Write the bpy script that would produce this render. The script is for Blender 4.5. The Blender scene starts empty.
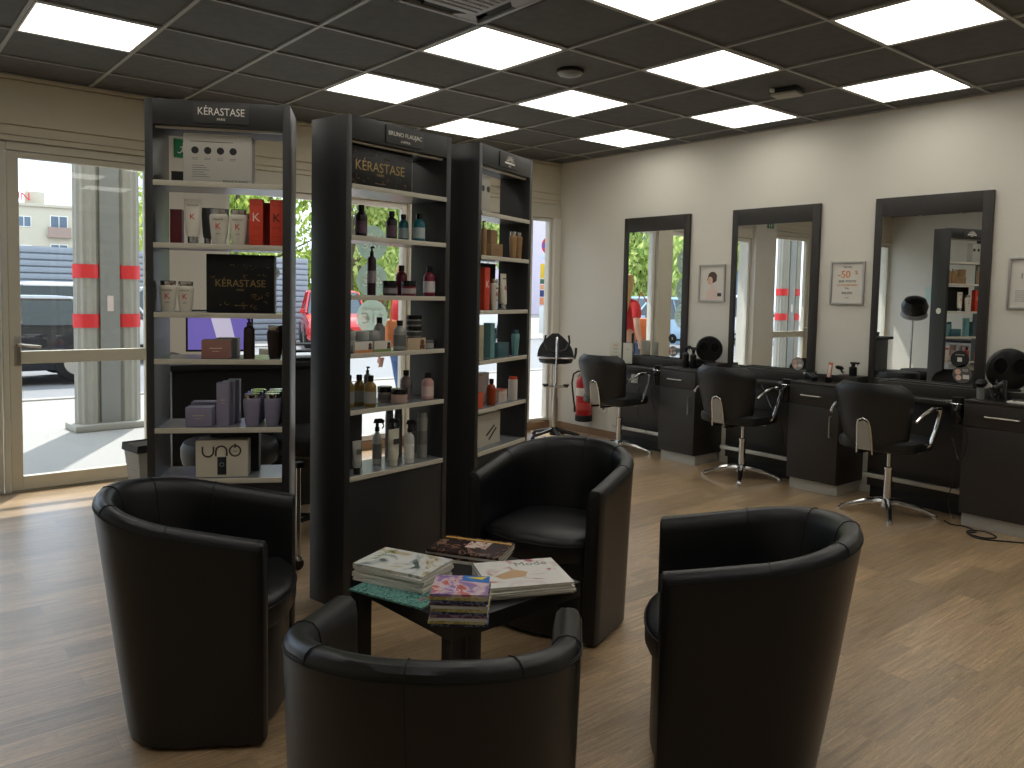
import bpy, bmesh, math, random
from mathutils import Vector, Matrix, Euler
random.seed(7)
PI = math.pi
SC = bpy.context.scene
COL = SC.collection
R = math.radians

# ------------------------------------------------------------------ materials
MATS = {}
def srgb(c):
    return tuple(((v/255)/12.92 if v/255 <= .04045 else ((v/255+.055)/1.055)**2.4) for v in c) + (1,)
def mat(name, col=(128,128,128), rough=.5, metal=0, spec=.5, coat=0, bump=0, bscale=200, var=0, vscale=8, emit=None, trans=0, ior=1.45):
    if name in MATS: return MATS[name]
    m = bpy.data.materials.new(name); m.use_nodes = True; MATS[name] = m
    nt = m.node_tree; b = nt.nodes['Principled BSDF']
    c = srgb(col)
    b.inputs['Base Color'].default_value = c
    b.inputs['Roughness'].default_value = rough
    b.inputs['Metallic'].default_value = metal
    b.inputs['Specular IOR Level'].default_value = spec
    b.inputs['Coat Weight'].default_value = coat
    b.inputs['Transmission Weight'].default_value = trans
    b.inputs['IOR'].default_value = ior
    tc = nt.nodes.new('ShaderNodeTexCoord')
    n = nt.nodes.new('ShaderNodeTexNoise'); n.inputs['Scale'].default_value = vscale; n.inputs['Detail'].default_value = 4
    nt.links.new(tc.outputs['Object'], n.inputs['Vector'])
    v = var or .04
    mx = nt.nodes.new('ShaderNodeMix'); mx.data_type = 'RGBA'
    mx.inputs['A'].default_value = tuple(x*(1-v) for x in c[:3])+(1,)
    mx.inputs['B'].default_value = tuple(min(1, x*(1+v)) for x in c[:3])+(1,)
    nt.links.new(n.outputs['Fac'], mx.inputs['Factor']); nt.links.new(mx.outputs['Result'], b.inputs['Base Color'])
    if bump:
        n2 = nt.nodes.new('ShaderNodeTexNoise'); n2.inputs['Scale'].default_value = bscale
        nt.links.new(tc.outputs['Object'], n2.inputs['Vector'])
        bp = nt.nodes.new('ShaderNodeBump'); bp.inputs['Strength'].default_value = bump; bp.inputs['Distance'].default_value = .002
        nt.links.new(n2.outputs['Fac'], bp.inputs['Height']); nt.links.new(bp.outputs['Normal'], b.inputs['Normal'])
    if emit:
        b.inputs['Emission Color'].default_value = srgb(col); b.inputs['Emission Strength'].default_value = emit
    return m
def glass(name, tint=(1,1,1), refl=.08):
    if name in MATS: return MATS[name]
    m = bpy.data.materials.new(name); m.use_nodes = True; MATS[name] = m
    nt = m.node_tree; nt.nodes.clear()
    o = nt.nodes.new('ShaderNodeOutputMaterial'); t = nt.nodes.new('ShaderNodeBsdfTransparent'); g = nt.nodes.new('ShaderNodeBsdfGlossy')
    t.inputs['Color'].default_value = tint+(1,); g.inputs['Roughness'].default_value = .01
    lw = nt.nodes.new('ShaderNodeLayerWeight'); pw = nt.nodes.new('ShaderNodeMath'); pw.operation = 'POWER'; pw.inputs[1].default_value = 4.5; nt.links.new(lw.outputs['Facing'], pw.inputs[0]); f = nt.nodes.new('ShaderNodeMath'); f.operation = 'MULTIPLY_ADD'; f.inputs[1].default_value = .8; f.inputs[2].default_value = .025; lw.inputs['Blend'].default_value = .5; nt.links.new(pw.outputs[0], f.inputs[0])
    mx = nt.nodes.new('ShaderNodeMixShader')
    nt.links.new(f.outputs[0], mx.inputs[0]); nt.links.new(t.outputs[0], mx.inputs[1]); nt.links.new(g.outputs[0], mx.inputs[2]); nt.links.new(mx.outputs[0], o.inputs[0])
    return m

# ------------------------------------------------------------------ mesh builder
class B:
    def __init__(s): s.bm = bmesh.new()
    def _x(s, vs, M):
        if M is not None: bmesh.ops.transform(s.bm, matrix=M, verts=vs)
    def box(s, x0, x1, y0, y1, z0, z1, bev=0, M=None, seg=2):
        r = bmesh.ops.create_cube(s.bm, size=1); vs = r['verts']
        bmesh.ops.transform(s.bm, matrix=Matrix.Translation(((x0+x1)/2, (y0+y1)/2, (z0+z1)/2)) @ Matrix.Diagonal((x1-x0, y1-y0, z1-z0, 1)), verts=vs)
        if bev:
            es = list({e for v in vs for e in v.link_edges})
            r2 = bmesh.ops.bevel(s.bm, geom=es, offset=bev, segments=seg, affect='EDGES', profile=.6)
            vs = list({v for f in r2['faces'] for v in f.verts} | {v for v in vs if v.is_valid})
        s._x(vs, M); return s
    def lathe(s, prof, n=24, M=None, sx=1, sy=1):
        rings = []; allv = []
        for r, z in prof:
            if r < 1e-6:
                v = s.bm.verts.new((0, 0, z)); rings.append([v]); allv.append(v)
            else:
                ring = [s.bm.verts.new((r*sx*math.cos(2*PI*i/n), r*sy*math.sin(2*PI*i/n), z)) for i in range(n)]
                rings.append(ring); allv += ring
        for a, b in zip(rings, rings[1:]):
            for i in range(n):
                j = (i+1) % n
                if len(a) == 1 and len(b) == 1: continue
                if len(a) == 1: s.bm.faces.new((a[0], b[i], b[j]))
                elif len(b) == 1: s.bm.faces.new((a[i], a[j], b[0]))
                else: s.bm.faces.new((a[i], a[j], b[j], b[i]))
        if len(rings[0]) > 1: s.bm.faces.new(list(reversed(rings[0])))
        if len(rings[-1]) > 1: s.bm.faces.new(rings[-1])
        s._x(allv, M); return s
    def cyl(s, x, y, z0, z1, r, n=20, r2=None, M=None):
        T = Matrix.Translation((x, y, 0)); T = M @ T if M is not None else T
        return s.lathe([(r, z0), (r if r2 is None else r2, z1)], n, T)
    def tube(s, pts, r, n=8, closed=False, M=None):
        pts = [Vector(p) for p in pts]; N = len(pts); rings = []; allv = []
        up = Vector((0, 0, 1)); prev = None
        for i, p in enumerate(pts):
            if closed: d = pts[(i+1) % N]-pts[i-1]
            else: d = pts[min(i+1, N-1)]-pts[max(i-1, 0)]
            d = d.normalized() if d.length > 1e-9 else Vector((0, 0, 1))
            if prev is None:
                a = d.cross(up)
                if a.length < .1: a = d.cross(Vector((1, 0, 0)))
            else: a = prev - d*prev.dot(d)
            a.normalize(); b = d.cross(a); prev = a
            rr = r[i] if isinstance(r, (list, tuple)) else r
            ring = [s.bm.verts.new(p+(a*math.cos(2*PI*k/n)+b*math.sin(2*PI*k/n))*rr) for k in range(n)]
            rings.append(ring); allv += ring
        pr = list(zip(rings, rings[1:]))
        if closed: pr.append((rings[-1], rings[0]))
        for a, b in pr:
            for k in range(n):
                j = (k+1) % n; s.bm.faces.new((a[k], a[j], b[j], b[k]))
        if not closed:
            s.bm.faces.new(list(reversed(rings[0]))); s.bm.faces.new(rings[-1])
        s._x(allv, M); return s
    def prism(s, poly, z0, z1, M=None, bev=0):
        a = [s.bm.verts.new((x, y, z0)) for x, y in poly]; b = [s.bm.verts.new((x, y, z1)) for x, y in poly]
        n = len(poly); s.bm.faces.new(list(reversed(a))); s.bm.faces.new(b); vs = a+b
        side = [s.bm.faces.new((a[i], a[(i+1) % n], b[(i+1) % n], b[i])) for i in range(n)]
        if bev:
            es = list({e for f in side for e in f.edges})
            r2 = bmesh.ops.bevel(s.bm, geom=es, offset=bev, segments=2, affect='EDGES')
            vs = list({v for f in r2['faces'] for v in f.verts} | {v for v in vs if v.is_valid})
        s._x(vs, M); return s
    def loft(s, rings, cap=True, loop=True):
        vr = [[s.bm.verts.new(p) for p in ring] for ring in rings]; n = len(vr[0])
        for a, b in zip(vr, vr[1:]):
            for k in range(n if loop else n-1):
                j = (k+1) % n; s.bm.faces.new((a[k], a[j], b[j], b[k]))
        if cap: s.bm.faces.new(list(reversed(vr[0]))); s.bm.faces.new(vr[-1])
        return s
    def quad(s, *p):
        s.bm.faces.new([s.bm.verts.new(q) for q in p]); return s
    def done(s, name, m, parent=None, smooth=True, loc=(0, 0, 0), rz=0, rot=None):
        bmesh.ops.recalc_face_normals(s.bm, faces=s.bm.faces)
        me = bpy.data.meshes.new(name); s.bm.to_mesh(me); s.bm.free()
        if smooth:
            for p in me.polygons: p.use_smooth = True
            try: me.set_sharp_from_angle(angle=R(35))
            except Exception: pass
        o = bpy.data.objects.new(name, me); COL.objects.link(o)
        me.materials.append(m)
        o.location = loc; o.rotation_euler = rot if rot else (0, 0, rz)
        if parent: o.parent = parent
        return o
def thing(name, label, cat, loc=(0, 0, 0), rz=0, group=None, rot=None):
    o = bpy.data.objects.new(name, None); COL.objects.link(o); o.location = loc; o.rotation_euler = rot if rot else (0, 0, rz)
    o.empty_display_size = .1
    return tag(o, label, cat, group)
def tag(o, label, cat, group=None):
    o['label'] = label; o['category'] = cat
    if group: o['group'] = group
    return o
def struct(name, b, m, smooth=False, **k):
    o = b.done(name, m, smooth=smooth, **k); o['kind'] = 'structure'; return o
def copy_tree(o, parent=None):
    c = o.copy(); COL.objects.link(c)
    if parent: c.parent = parent
    for ch in list(o.children): copy_tree(ch, c)
    return c
def text(body, size, m, parent=None, loc=(0, 0, 0), rot=(PI/2, 0, 0), name='lettering', ext=.0008, align='CENTER', sx=1):
    cu = bpy.data.curves.new('txt', 'FONT'); cu.body = body; cu.size = size; cu.extrude = ext
    cu.align_x = align; cu.align_y = 'CENTER'; cu.resolution_u = 3
    t = bpy.data.objects.new('txt', cu); COL.objects.link(t)
    dg = bpy.context.evaluated_depsgraph_get(); dg.update()
    me = bpy.data.meshes.new_from_object(t.evaluated_get(dg)); me.name = name
    bpy.data.objects.remove(t); bpy.data.curves.remove(cu)
    me.transform(Matrix.Diagonal((sx, 1, 1, 1)))
    o = bpy.data.objects.new(name, me); COL.objects.link(o); me.materials.clear(); me.materials.append(m)
    o.location = loc; o.rotation_euler = rot
    if parent: o.parent = parent
    return o
def Rot(ax, a): return Matrix.Rotation(a, 4, ax)
def T(x, y, z): return Matrix.Translation((x, y, z))

# ------------------------------------------------------------------ camera
f, pitch, yaw, roll = 797.62, -.0619, .6909, .0203
cp, sp = math.cos(pitch), math.sin(pitch)
fw = Vector((math.sin(yaw)*cp, math.cos(yaw)*cp, sp)); rt = Vector((math.cos(yaw), -math.sin(yaw), 0)); up = rt.cross(fw)
r2 = rt*math.cos(roll)+up*math.sin(roll); u2 = -rt*math.sin(roll)+up*math.cos(roll)
cd = bpy.data.cameras.new('camera'); cam = bpy.data.objects.new('camera', cd); COL.objects.link(cam)
cam.matrix_world = Matrix(((r2.x, u2.x, -fw.x, -2.496), (r2.y, u2.y, -fw.y, -3.307), (r2.z, u2.z, -fw.z, 1.41), (0, 0, 0, 1)))
cd.sensor_width = 36; cd.lens = f/1024*36; cd.shift_y = -41.13/1024; cd.clip_start = .05; cd.clip_end = 300
SC.camera = cam
SC.view_settings.view_transform = 'Standard'; SC.view_settings.look = 'None'; SC.view_settings.gamma = 1
SC.view_settings.use_curve_mapping = False
SC.view_settings.exposure = .5
SC.cycles.use_denoising = True
SC.cycles.max_bounces = 8; SC.cycles.transparent_max_bounces = 16
SC.cycles.sample_clamp_indirect = 6

# ------------------------------------------------------------------ world and sun
w = bpy.data.worlds.new('sky'); SC.world = w; w.use_nodes = True
nt = w.node_tree; bg = nt.nodes['Background']
tc = nt.nodes.new('ShaderNodeTexCoord'); n = nt.nodes.new('ShaderNodeTexNoise'); n.inputs['Scale'].default_value = 2.2; n.inputs['Detail'].default_value = 6
cr = nt.nodes.new('ShaderNodeValToRGB'); cr.color_ramp.elements[0].position = .38; cr.color_ramp.elements[1].position = .62
cr.color_ramp.elements[0].color = (.60, .76, 1, 1); cr.color_ramp.elements[1].color = (.88, .94, 1, 1)
nt.links.new(tc.outputs['Generated'], n.inputs['Vector']); nt.links.new(n.outputs['Fac'], cr.inputs[0]); nt.links.new(cr.outputs[0], bg.inputs['Color'])
bg.inputs['Strength'].default_value = 2.0
sd = bpy.data.lights.new('sun', 'SUN'); sun = bpy.data.objects.new('sun', sd); COL.objects.link(sun)
sd.energy = 4.2; sd.angle = R(.6); sd.color = (1, .97, .93)
SUNV = Vector((.5*.5, .87*.5, .866)).normalized()
sun.rotation_euler = SUNV.to_track_quat('Z', 'Y').to_euler(); sun.location = (2, 12, 12)

# ------------------------------------------------------------------ room
XR, YB, H, XL, YF = 3.25, 2.9, 2.767, -4.2, -6.0
M_wall = mat('wall_paint', (208, 204, 193), .75, bump=.15, bscale=260, var=.03, vscale=3)
M_beige = mat('beige_metal', (198, 192, 174), .45, var=.05, vscale=4)
M_beige2 = mat('shutter_box', (206, 197, 174), .5, var=.06, vscale=5)
M_dark = mat('dark_wood', (44, 40, 37), .42, var=.18, vscale=30, bump=.1)
M_unit = mat('charcoal_wood', (46, 45, 45), .36, var=.12, vscale=24, bump=.08)
M_chrome = mat('chrome', (205, 205, 205), .14, metal=1)
M_steel = mat('brushed_steel', (190, 186, 178), .32, metal=1)
M_black = mat('black_plastic', (14, 14, 15), .3)
M_blackm = mat('matte_black', (20, 20, 21), .6)
M_white = mat('white_paper', (226, 222, 212), .6)
M_whitep = mat('white_plastic', (222, 220, 212), .35)
M_grey = mat('grey_plastic', (120, 120, 118), .45)
M_wframe = mat('white_frame', (214, 210, 200), .4)

def wood_floor():
    m = bpy.data.materials.new('oak_vinyl'); m.use_nodes = True; nt = m.node_tree; b = nt.nodes['Principled BSDF']
    L = nt.links.new; N = nt.nodes.new
    tc = N('ShaderNodeTexCoord')
    br = N('ShaderNodeTexBrick'); br.offset = .37; br.inputs['Scale'].default_value = 1
    br.inputs['Brick Width'].default_value = .8; br.inputs['Row Height'].default_value = .128; br.inputs['Mortar Size'].default_value = .0016
    br.inputs['Mortar Smooth'].default_value = .3; br.inputs['Bias'].default_value = 0
    br.inputs['Color1'].default_value = (0, 0, 0, 1); br.inputs['Color2'].default_value = (1, 1, 1, 1); br.inputs['Mortar'].default_value = (.2, .2, .2, 1)
    L(tc.outputs['Object'], br.inputs['Vector'])
    mp = N('ShaderNodeMapping'); mp.inputs['Scale'].default_value = (1.0, 13, 1); L(tc.outputs['Object'], mp.inputs['Vector'])
    # shift the grain from plank to plank
    ad = N('ShaderNodeVectorMath'); ad.operation = 'MULTIPLY_ADD'; ad.inputs[1].default_value = (7, 7, 7)
    L(br.outputs['Color'], ad.inputs[0]); L(mp.outputs[0], ad.inputs[2])
    wv = N('ShaderNodeTexNoise'); wv.inputs['Scale'].default_value = 2.3; wv.inputs['Detail'].default_value = 7; wv.inputs['Distortion'].default_value = 1.6; wv.inputs['Roughness'].default_value = .65
    L(ad.outputs[0], wv.inputs['Vector'])
    ring = N('ShaderNodeMath'); ring.operation = 'MULTIPLY'; ring.inputs[1].default_value = 95; L(wv.outputs['Fac'], ring.inputs[0])
    sn = N('ShaderNodeMath'); sn.operation = 'SINE'; L(ring.outputs[0], sn.inputs[0])
    cr = N('ShaderNodeValToRGB'); cr.color_ramp.elements[0].color = srgb((164, 132, 97)); cr.color_ramp.elements[1].color = srgb((226, 194, 150))
    cr.color_ramp.elements[0].position = .25; cr.color_ramp.elements[1].position = .75
    L(wv.outputs['Fac'], cr.inputs[0])
    m1 = N('ShaderNodeMix'); m1.data_type = 'RGBA'; m1.blend_type = 'MULTIPLY'
    mr = N('ShaderNodeMapRange'); mr.inputs['From Min'].default_value = -1; mr.inputs['To Min'].default_value = .7; mr.inputs['To Max'].default_value = 1.08
    L(sn.outputs[0], mr.inputs['Value']); m1.inputs['Factor'].default_value = 1; L(cr.outputs[0], m1.inputs['A']); L(mr.outputs[0], m1.inputs['B'])
    m2 = N('ShaderNodeMix'); m2.data_type = 'RGBA'; m2.blend_type = 'MULTIPLY'; m2.inputs['Factor'].default_value = 1
    mr2 = N('ShaderNodeMapRange'); mr2.inputs['To Min'].default_value = .7; mr2.inputs['To Max'].default_value = 1.12
    L(br.outputs['Color'], mr2.inputs['Value']); L(m1.outputs['Result'], m2.inputs['A']); L(mr2.outputs[0], m2.inputs['B'])
    mpf = N('ShaderNodeMapping'); mpf.inputs['Scale'].default_value = (4, 120, 1); L(tc.outputs['Object'], mpf.inputs['Vector'])
    nf = N('ShaderNodeTexNoise'); nf.inputs['Scale'].default_value = 1; nf.inputs['Detail'].default_value = 5; L(mpf.outputs[0], nf.inputs['Vector'])
    mrf = N('ShaderNodeMapRange'); mrf.inputs['From Min'].default_value = .3; mrf.inputs['From Max'].default_value = .7; mrf.inputs['To Min'].default_value = .72; mrf.inputs['To Max'].default_value = 1.12; L(nf.outputs['Fac'], mrf.inputs['Value'])
    m3 = N('ShaderNodeMix'); m3.data_type = 'RGBA'; m3.blend_type = 'MULTIPLY'; m3.inputs['Factor'].default_value = 1; L(m2.outputs['Result'], m3.inputs['A']); L(mrf.outputs[0], m3.inputs['B'])
    L(m3.outputs['Result'], b.inputs['Base Color']); b.inputs['Coat Weight'].default_value = .7; b.inputs['Coat Roughness'].default_value = .3
    b.inputs['Roughness'].default_value = .3; b.inputs['Specular IOR Level'].default_value = .65
    bp = N('ShaderNodeBump'); bp.inputs['Strength'].default_value = .25; bp.inputs['Distance'].default_value = .001; L(sn.outputs[0], bp.inputs['Height']); L(bp.outputs[0], b.inputs['Normal'])
    MATS['floor'] = m
    return m
M_floor = wood_floor()
struct('floor', B().box(XL, XR, YF, YB, -.1, 0), M_floor)
M_tile = mat('ceiling_tile', (84, 84, 82), .8, var=.3, vscale=14, bump=.5, bscale=60)
struct('ceiling', B().box(XL, XR+.2, YF, YB+.2, H+.012, H+.2), M_tile)
g = B()
for i in range(-7, 6):
    if XL < i*.6 < XR: g.box(i*.6-.010, i*.6+.010, YF, YB, H, H+.0115)
for j in range(-10, 5):
    if YF < j*.6 < YB: g.box(XL, XR, j*.6-.009, j*.6+.009, H+.001, H+.011)
g.box(XR-.02, XR-.0005, YF, YB, H, H+.0115); g.box(XL, XR, YB-.02, YB-.0005, H+.001, H+.011)
struct('trim_1', g, mat('tee_bar', (150, 149, 145), .45))
struct('wall_right', B().box(XR, XR+.2, YF, YB+.2, -.1, H+.012), M_wall)
struct('wall_left', B().box(XL-.2, XL, YF, YB+.2, -.1, H+.012), M_wall)
struct('wall_front', B().box(XL-.2, XR+.2, YF-.2, YF, -.1, H+.2), M_wall)
M_skirt = mat('wood_skirting', (138, 110, 84), .5, var=.15, vscale=18)
struct('baseboard_right', B().box(XR-.012, XR, 1.86, YB, 0, .07, .002), M_skirt)
struct('baseboard_back', B().box(-.27, XR-.013, YB-.015, YB, 0, .075, .002), M_skirt)
struct('baseboard_left', B().box(XL, XL+.012, YF, YB, 0, .07, .002), M_skirt)
# facade wall: header, pillar and posts
fb = B().box(XL-.2, XR+.2, YB+.01, YB+.2, 2.34, H+.012)
struct('wall_back', fb, M_beige2)
tr = B()
for (xa, xb) in ((XL, -1.74), (-1.735, -.80), (-.795, 1.38), (1.385, XR)):
    tr.box(xa+.003, xb-.003, YB-.012, YB+.01, 2.452, 2.735, .003)
tr.box(XL, XR, YB-.03, YB+.01, 2.745, H, .002)
tr.box(XL, XR, YB-.005, YB+.01, 2.385, 2.444, .002)
tr.box(XL, XR, YB-.014, YB+.01, 2.345, 2.379, .002)
struct('trim_2', tr, M_beige2)
struct('trim_3', B().box(-.27, XR, YB-.02, YB+.08, 2.2, 2.34, .004), M_beige)
struct('wall_pillar', B().box(-.76, -.28, YB-.06, YB+.2, 0, H), M_wall)
struct('trim_4', B().box(1.39, 1.65, YB-.035, YB+.12, .1, 2.2, .004), M_beige)
struct('trim_5', B().box(3.16, XR, YB-.03, YB+.12, .0, 2.2, .004), M_wframe)
struct('trim_6', B().box(-.27, XR, YB, YB+.15, -.1, .075, .002), M_skirt)
# windows behind the shelves
M_glass = glass('window_glass', (.97, .985, .98))
def window(n, x0, x1, z0, z1, fr=.045, m=M_wframe):
    b = B()
    for a in ((x0, x0+fr, z0, z1), (x1-fr, x1, z0, z1), (x0+fr, x1-fr, z0, z0+fr), (x0+fr, x1-fr, z1-fr, z1)):
        b.box(a[0], a[1], YB+.01, YB+.07, a[2], a[3], .003)
    o = struct('window_%d' % n, b, m)
    p = B().box(x0+fr-.005, x1-fr+.005, YB+.035, YB+.043, z0+fr-.005, z1-fr+.005).done('pane', M_glass, o, smooth=False)
    return o
window(1, -.27, 1.385, .08, 2.195)
window(2, 1.655, 2.74, .08, 2.195)
struct('trim_7', B().box(2.745, 2.86, YB-.02, YB+.1, .08, 2.2, .003), M_wframe)
window(3, 2.865, 3.155, .08, 2.195, .03)
window(4, -4.18, -2.62, .08, 2.33, .05, M_beige)
# glazed double entrance door
def door(n, x0, x1, handle_left):
    b = B(); s = .068
    b.box(x0, x0+s, YB, YB+.05, .012, 2.28, .004); b.box(x1-s*.75, x1, YB, YB+.05, .012, 2.28, .004)
    b.box(x0+s, x1-s*.75, YB, YB+.05, .012, .105, .004); b.box(x0+s, x1-s*.75, YB, YB+.05, .87, .955, .004); b.box(x0+s, x1-s*.75, YB, YB+.05, 2.24, 2.28, .004)
    o = struct('door_%d' % n, b, M_beige)
    B().box(x0+s-.005, x1-s*.75+.005, YB+.02, YB+.028, .1, .875).done('lower_pane', M_glass, o, smooth=False)
    B().box(x0+s-.005, x1-s*.75+.005, YB+.02, YB+.028, .95, 2.245).done('upper_pane', M_glass, o, smooth=False)
    hx = x0+.045 if handle_left else x1-.04; sg = 1 if handle_left else -1
    h = B().box(hx-.018, hx+.018, YB-.008, YB-.0005, .86, 1.06, .003)
    h.tube([(hx, YB-.008, 1.0), (hx, YB-.05, 1.0), (hx+sg*.02, YB-.055, 1.0), (hx+sg*.13, YB-.055, .985)], .009, 10)
    h.done('door_handle', M_steel, o)
    return o
door(1, -1.70, -.80, True)
door(2, -2.6, -1.745, False)
struct('trim_8', B().box(-1.738, -1.707, YB-.02, YB+.06, .0, 2.33, .003).box(-.795, -.765, YB-.02, YB+.06, .0, 2.33, .003).box(-1.705, -.797, YB-.02, YB+.06, 2.285, 2.335, .003).box(-2.62, -1.74, YB-.02, YB+.06, 2.285, 2.335, .003), M_beige)
struct('trim_9', B().box(-2.6, -.8, YB-.02, YB+.1, -.1, .01, .002), M_steel)

# exit sign, on the pillar
ex = tag(B().box(-.66, -.52, YB-.075, YB-.061, 2.355, 2.49, .002).done('exit_sign', mat('sign_green', (20, 120, 78), .4)), 'green emergency exit sign with white running figure on the pillar', 'sign')
b = B().cyl(0, 0, 0, .001, .011, 12, M=T(-0.590, YB-.0755, 2.455) @ Rot('X', PI/2))
for pts in ([(-0.595, 2.443), (-0.605, 2.408)], [(-0.605, 2.408), (-0.588, 2.388), (-0.598, 2.363)], [(-0.605, 2.408), (-0.622, 2.388), (-0.638, 2.393)], [(-0.595, 2.438), (-0.575, 2.418)], [(-0.598, 2.438), (-0.620, 2.428)]):
    b.tube([(p[0], YB-.0755, p[1]) for p in pts], .0045, 6)
b.box(-.56, -.542, YB-.0765, YB-.075, 2.365, 2.48)
b.done('pictogram', M_white, ex)

# ------------------------------------------------------------------ ceiling fittings
M_diff = mat('led_diffuser', (255, 252, 243), .5, emit=3.3)
M_lf = mat('light_frame', (200, 198, 190), .4)
proto = None
tiles = [(0, 0, 'square led ceiling panel directly in front of the air conditioning grille'), (0, 2, 'led ceiling panel above the gap between the left and middle shelf units'),
 (2, 1, 'led ceiling panel beside the round smoke detector'), (2, 3, 'led ceiling panel just above the right-hand shelf unit'), (4, 2, 'led ceiling panel nearest the far corner of the white wall'),
 (2, -1, 'led ceiling panel between the smoke detector and the small square sensor'), (4, 0, 'led ceiling panel near the white wall, above the middle mirror'), (2, -3, 'large-looking led ceiling panel at the upper right edge of the view'),
 (4, -2, 'led ceiling panel along the white wall above the right mirror'), (0, -2, 'led ceiling panel cut by the top edge, right of the air conditioning grille'), (-3, 2, 'led ceiling panel at the upper left, nearest the entrance door')]
for k in [(-3, 0), (-3, -2), (-1, -4), (-3, -5), (-5, -1), (-5, -3), (0, -6), (2, -5), (4, -4), (4, -6), (-5, -6), (2, -8), (-2, -8)]: tiles.append(k+(None,))
for u, v, lab in tiles:
    if proto is None:
        t = proto = thing('ceiling_light', lab, 'ceiling light', group='led panels in the suspended ceiling')
        b = B()
        for a in ((.014, .024, .014, .586), (.576, .586, .014, .586), (.024, .576, .014, .024), (.024, .576, .576, .586)): b.box(a[0], a[1], a[2], a[3], -.001, .011)
        b.done('frame', M_lf, t, smooth=False); B().box(.024, .576, .024, .576, .001, .009).done('diffuser', M_diff, t, smooth=False)
    else: t = copy_tree(proto)
    t.location = (u*.6, v*.6, H)
    t['label'] = lab or 'led ceiling panel over the front part of the salon behind the viewpoint'
# cassette air conditioner
ac = thing('air_conditioning_grille', 'grey square four-way air conditioning grille with dark slots in the ceiling', 'air conditioner', (-.3, -.3, H))
b = B(); b.box(-.28, .28, -.28, -.25, -.02, .01, .003); b.box(-.28, .28, .25, .28, -.02, .01, .003); b.box(-.28, -.25, -.25, .25, -.02, .01, .003); b.box(.25, .28, -.25, .25, -.02, .01, .003)
b.done('outer_frame', M_blackm, ac)
M_acg = mat('ac_grey', (150, 150, 148), .45)
b = B()
for a in range(4):
    Mx = Rot('Z', a*PI/2); b.box(-.25, .25, .225, .248, -.028, -.005, .003, Mx); b.prism([(-.25, .23), (-.13, .13), (-.2, .13-.07), (-.25, .06)], -.026, -.01, Mx)
b.box(-.15, .15, -.15, .15, -.03, -.008, .004); b.done('louvre_panel', M_acg, ac)
b = B()
for a in range(4): b.box(-.12, .12, .16, .22, -.018, -.006, 0, Rot('Z', a*PI/2))
b.done('slot', mat('slot_dark', (18, 18, 22), .7), ac)
b = B()
for i in range(6): b.box(-.12, .12, -.11+i*.042, -.095+i*.042, -.033, -.029)
b.done('intake_slats', M_grey, ac)
sm = thing('smoke_detector', 'round dark smoke detector on a ceiling tile', 'smoke detector', (.915, .315, H+.012))
B().lathe([(.082, 0), (.082, -.012), (.07, -.02), (0, -.02)], 32).done('base', M_blackm, sm)
B().lathe([(.078, -.0205), (.07, -.03), (.04, -.04), (0, -.042)], 32).done('cover', mat('detector_grey', (120, 120, 118), .4), sm)
se = thing('ceiling_sensor', 'small square beige sensor box with two lamps near the white wall', 'sensor', (2.246, -.34, H+.012), R(8))
B().box(-.07, .07, -.09, .09, -.03, 0, .004).done('housing', M_blackm, se)
B().box(-.065, .065, -.085, .085, -.045, -.0305, .004).done('cover', mat('sensor_beige', (150, 146, 130), .5), se)
b = B(); b.box(-.1, -.072, .05, .075, -.028, -.004, .004); b.box(.072, .1, -.075, -.05, -.028, -.004, .004); b.done('lamp', M_whitep, se)

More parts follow.
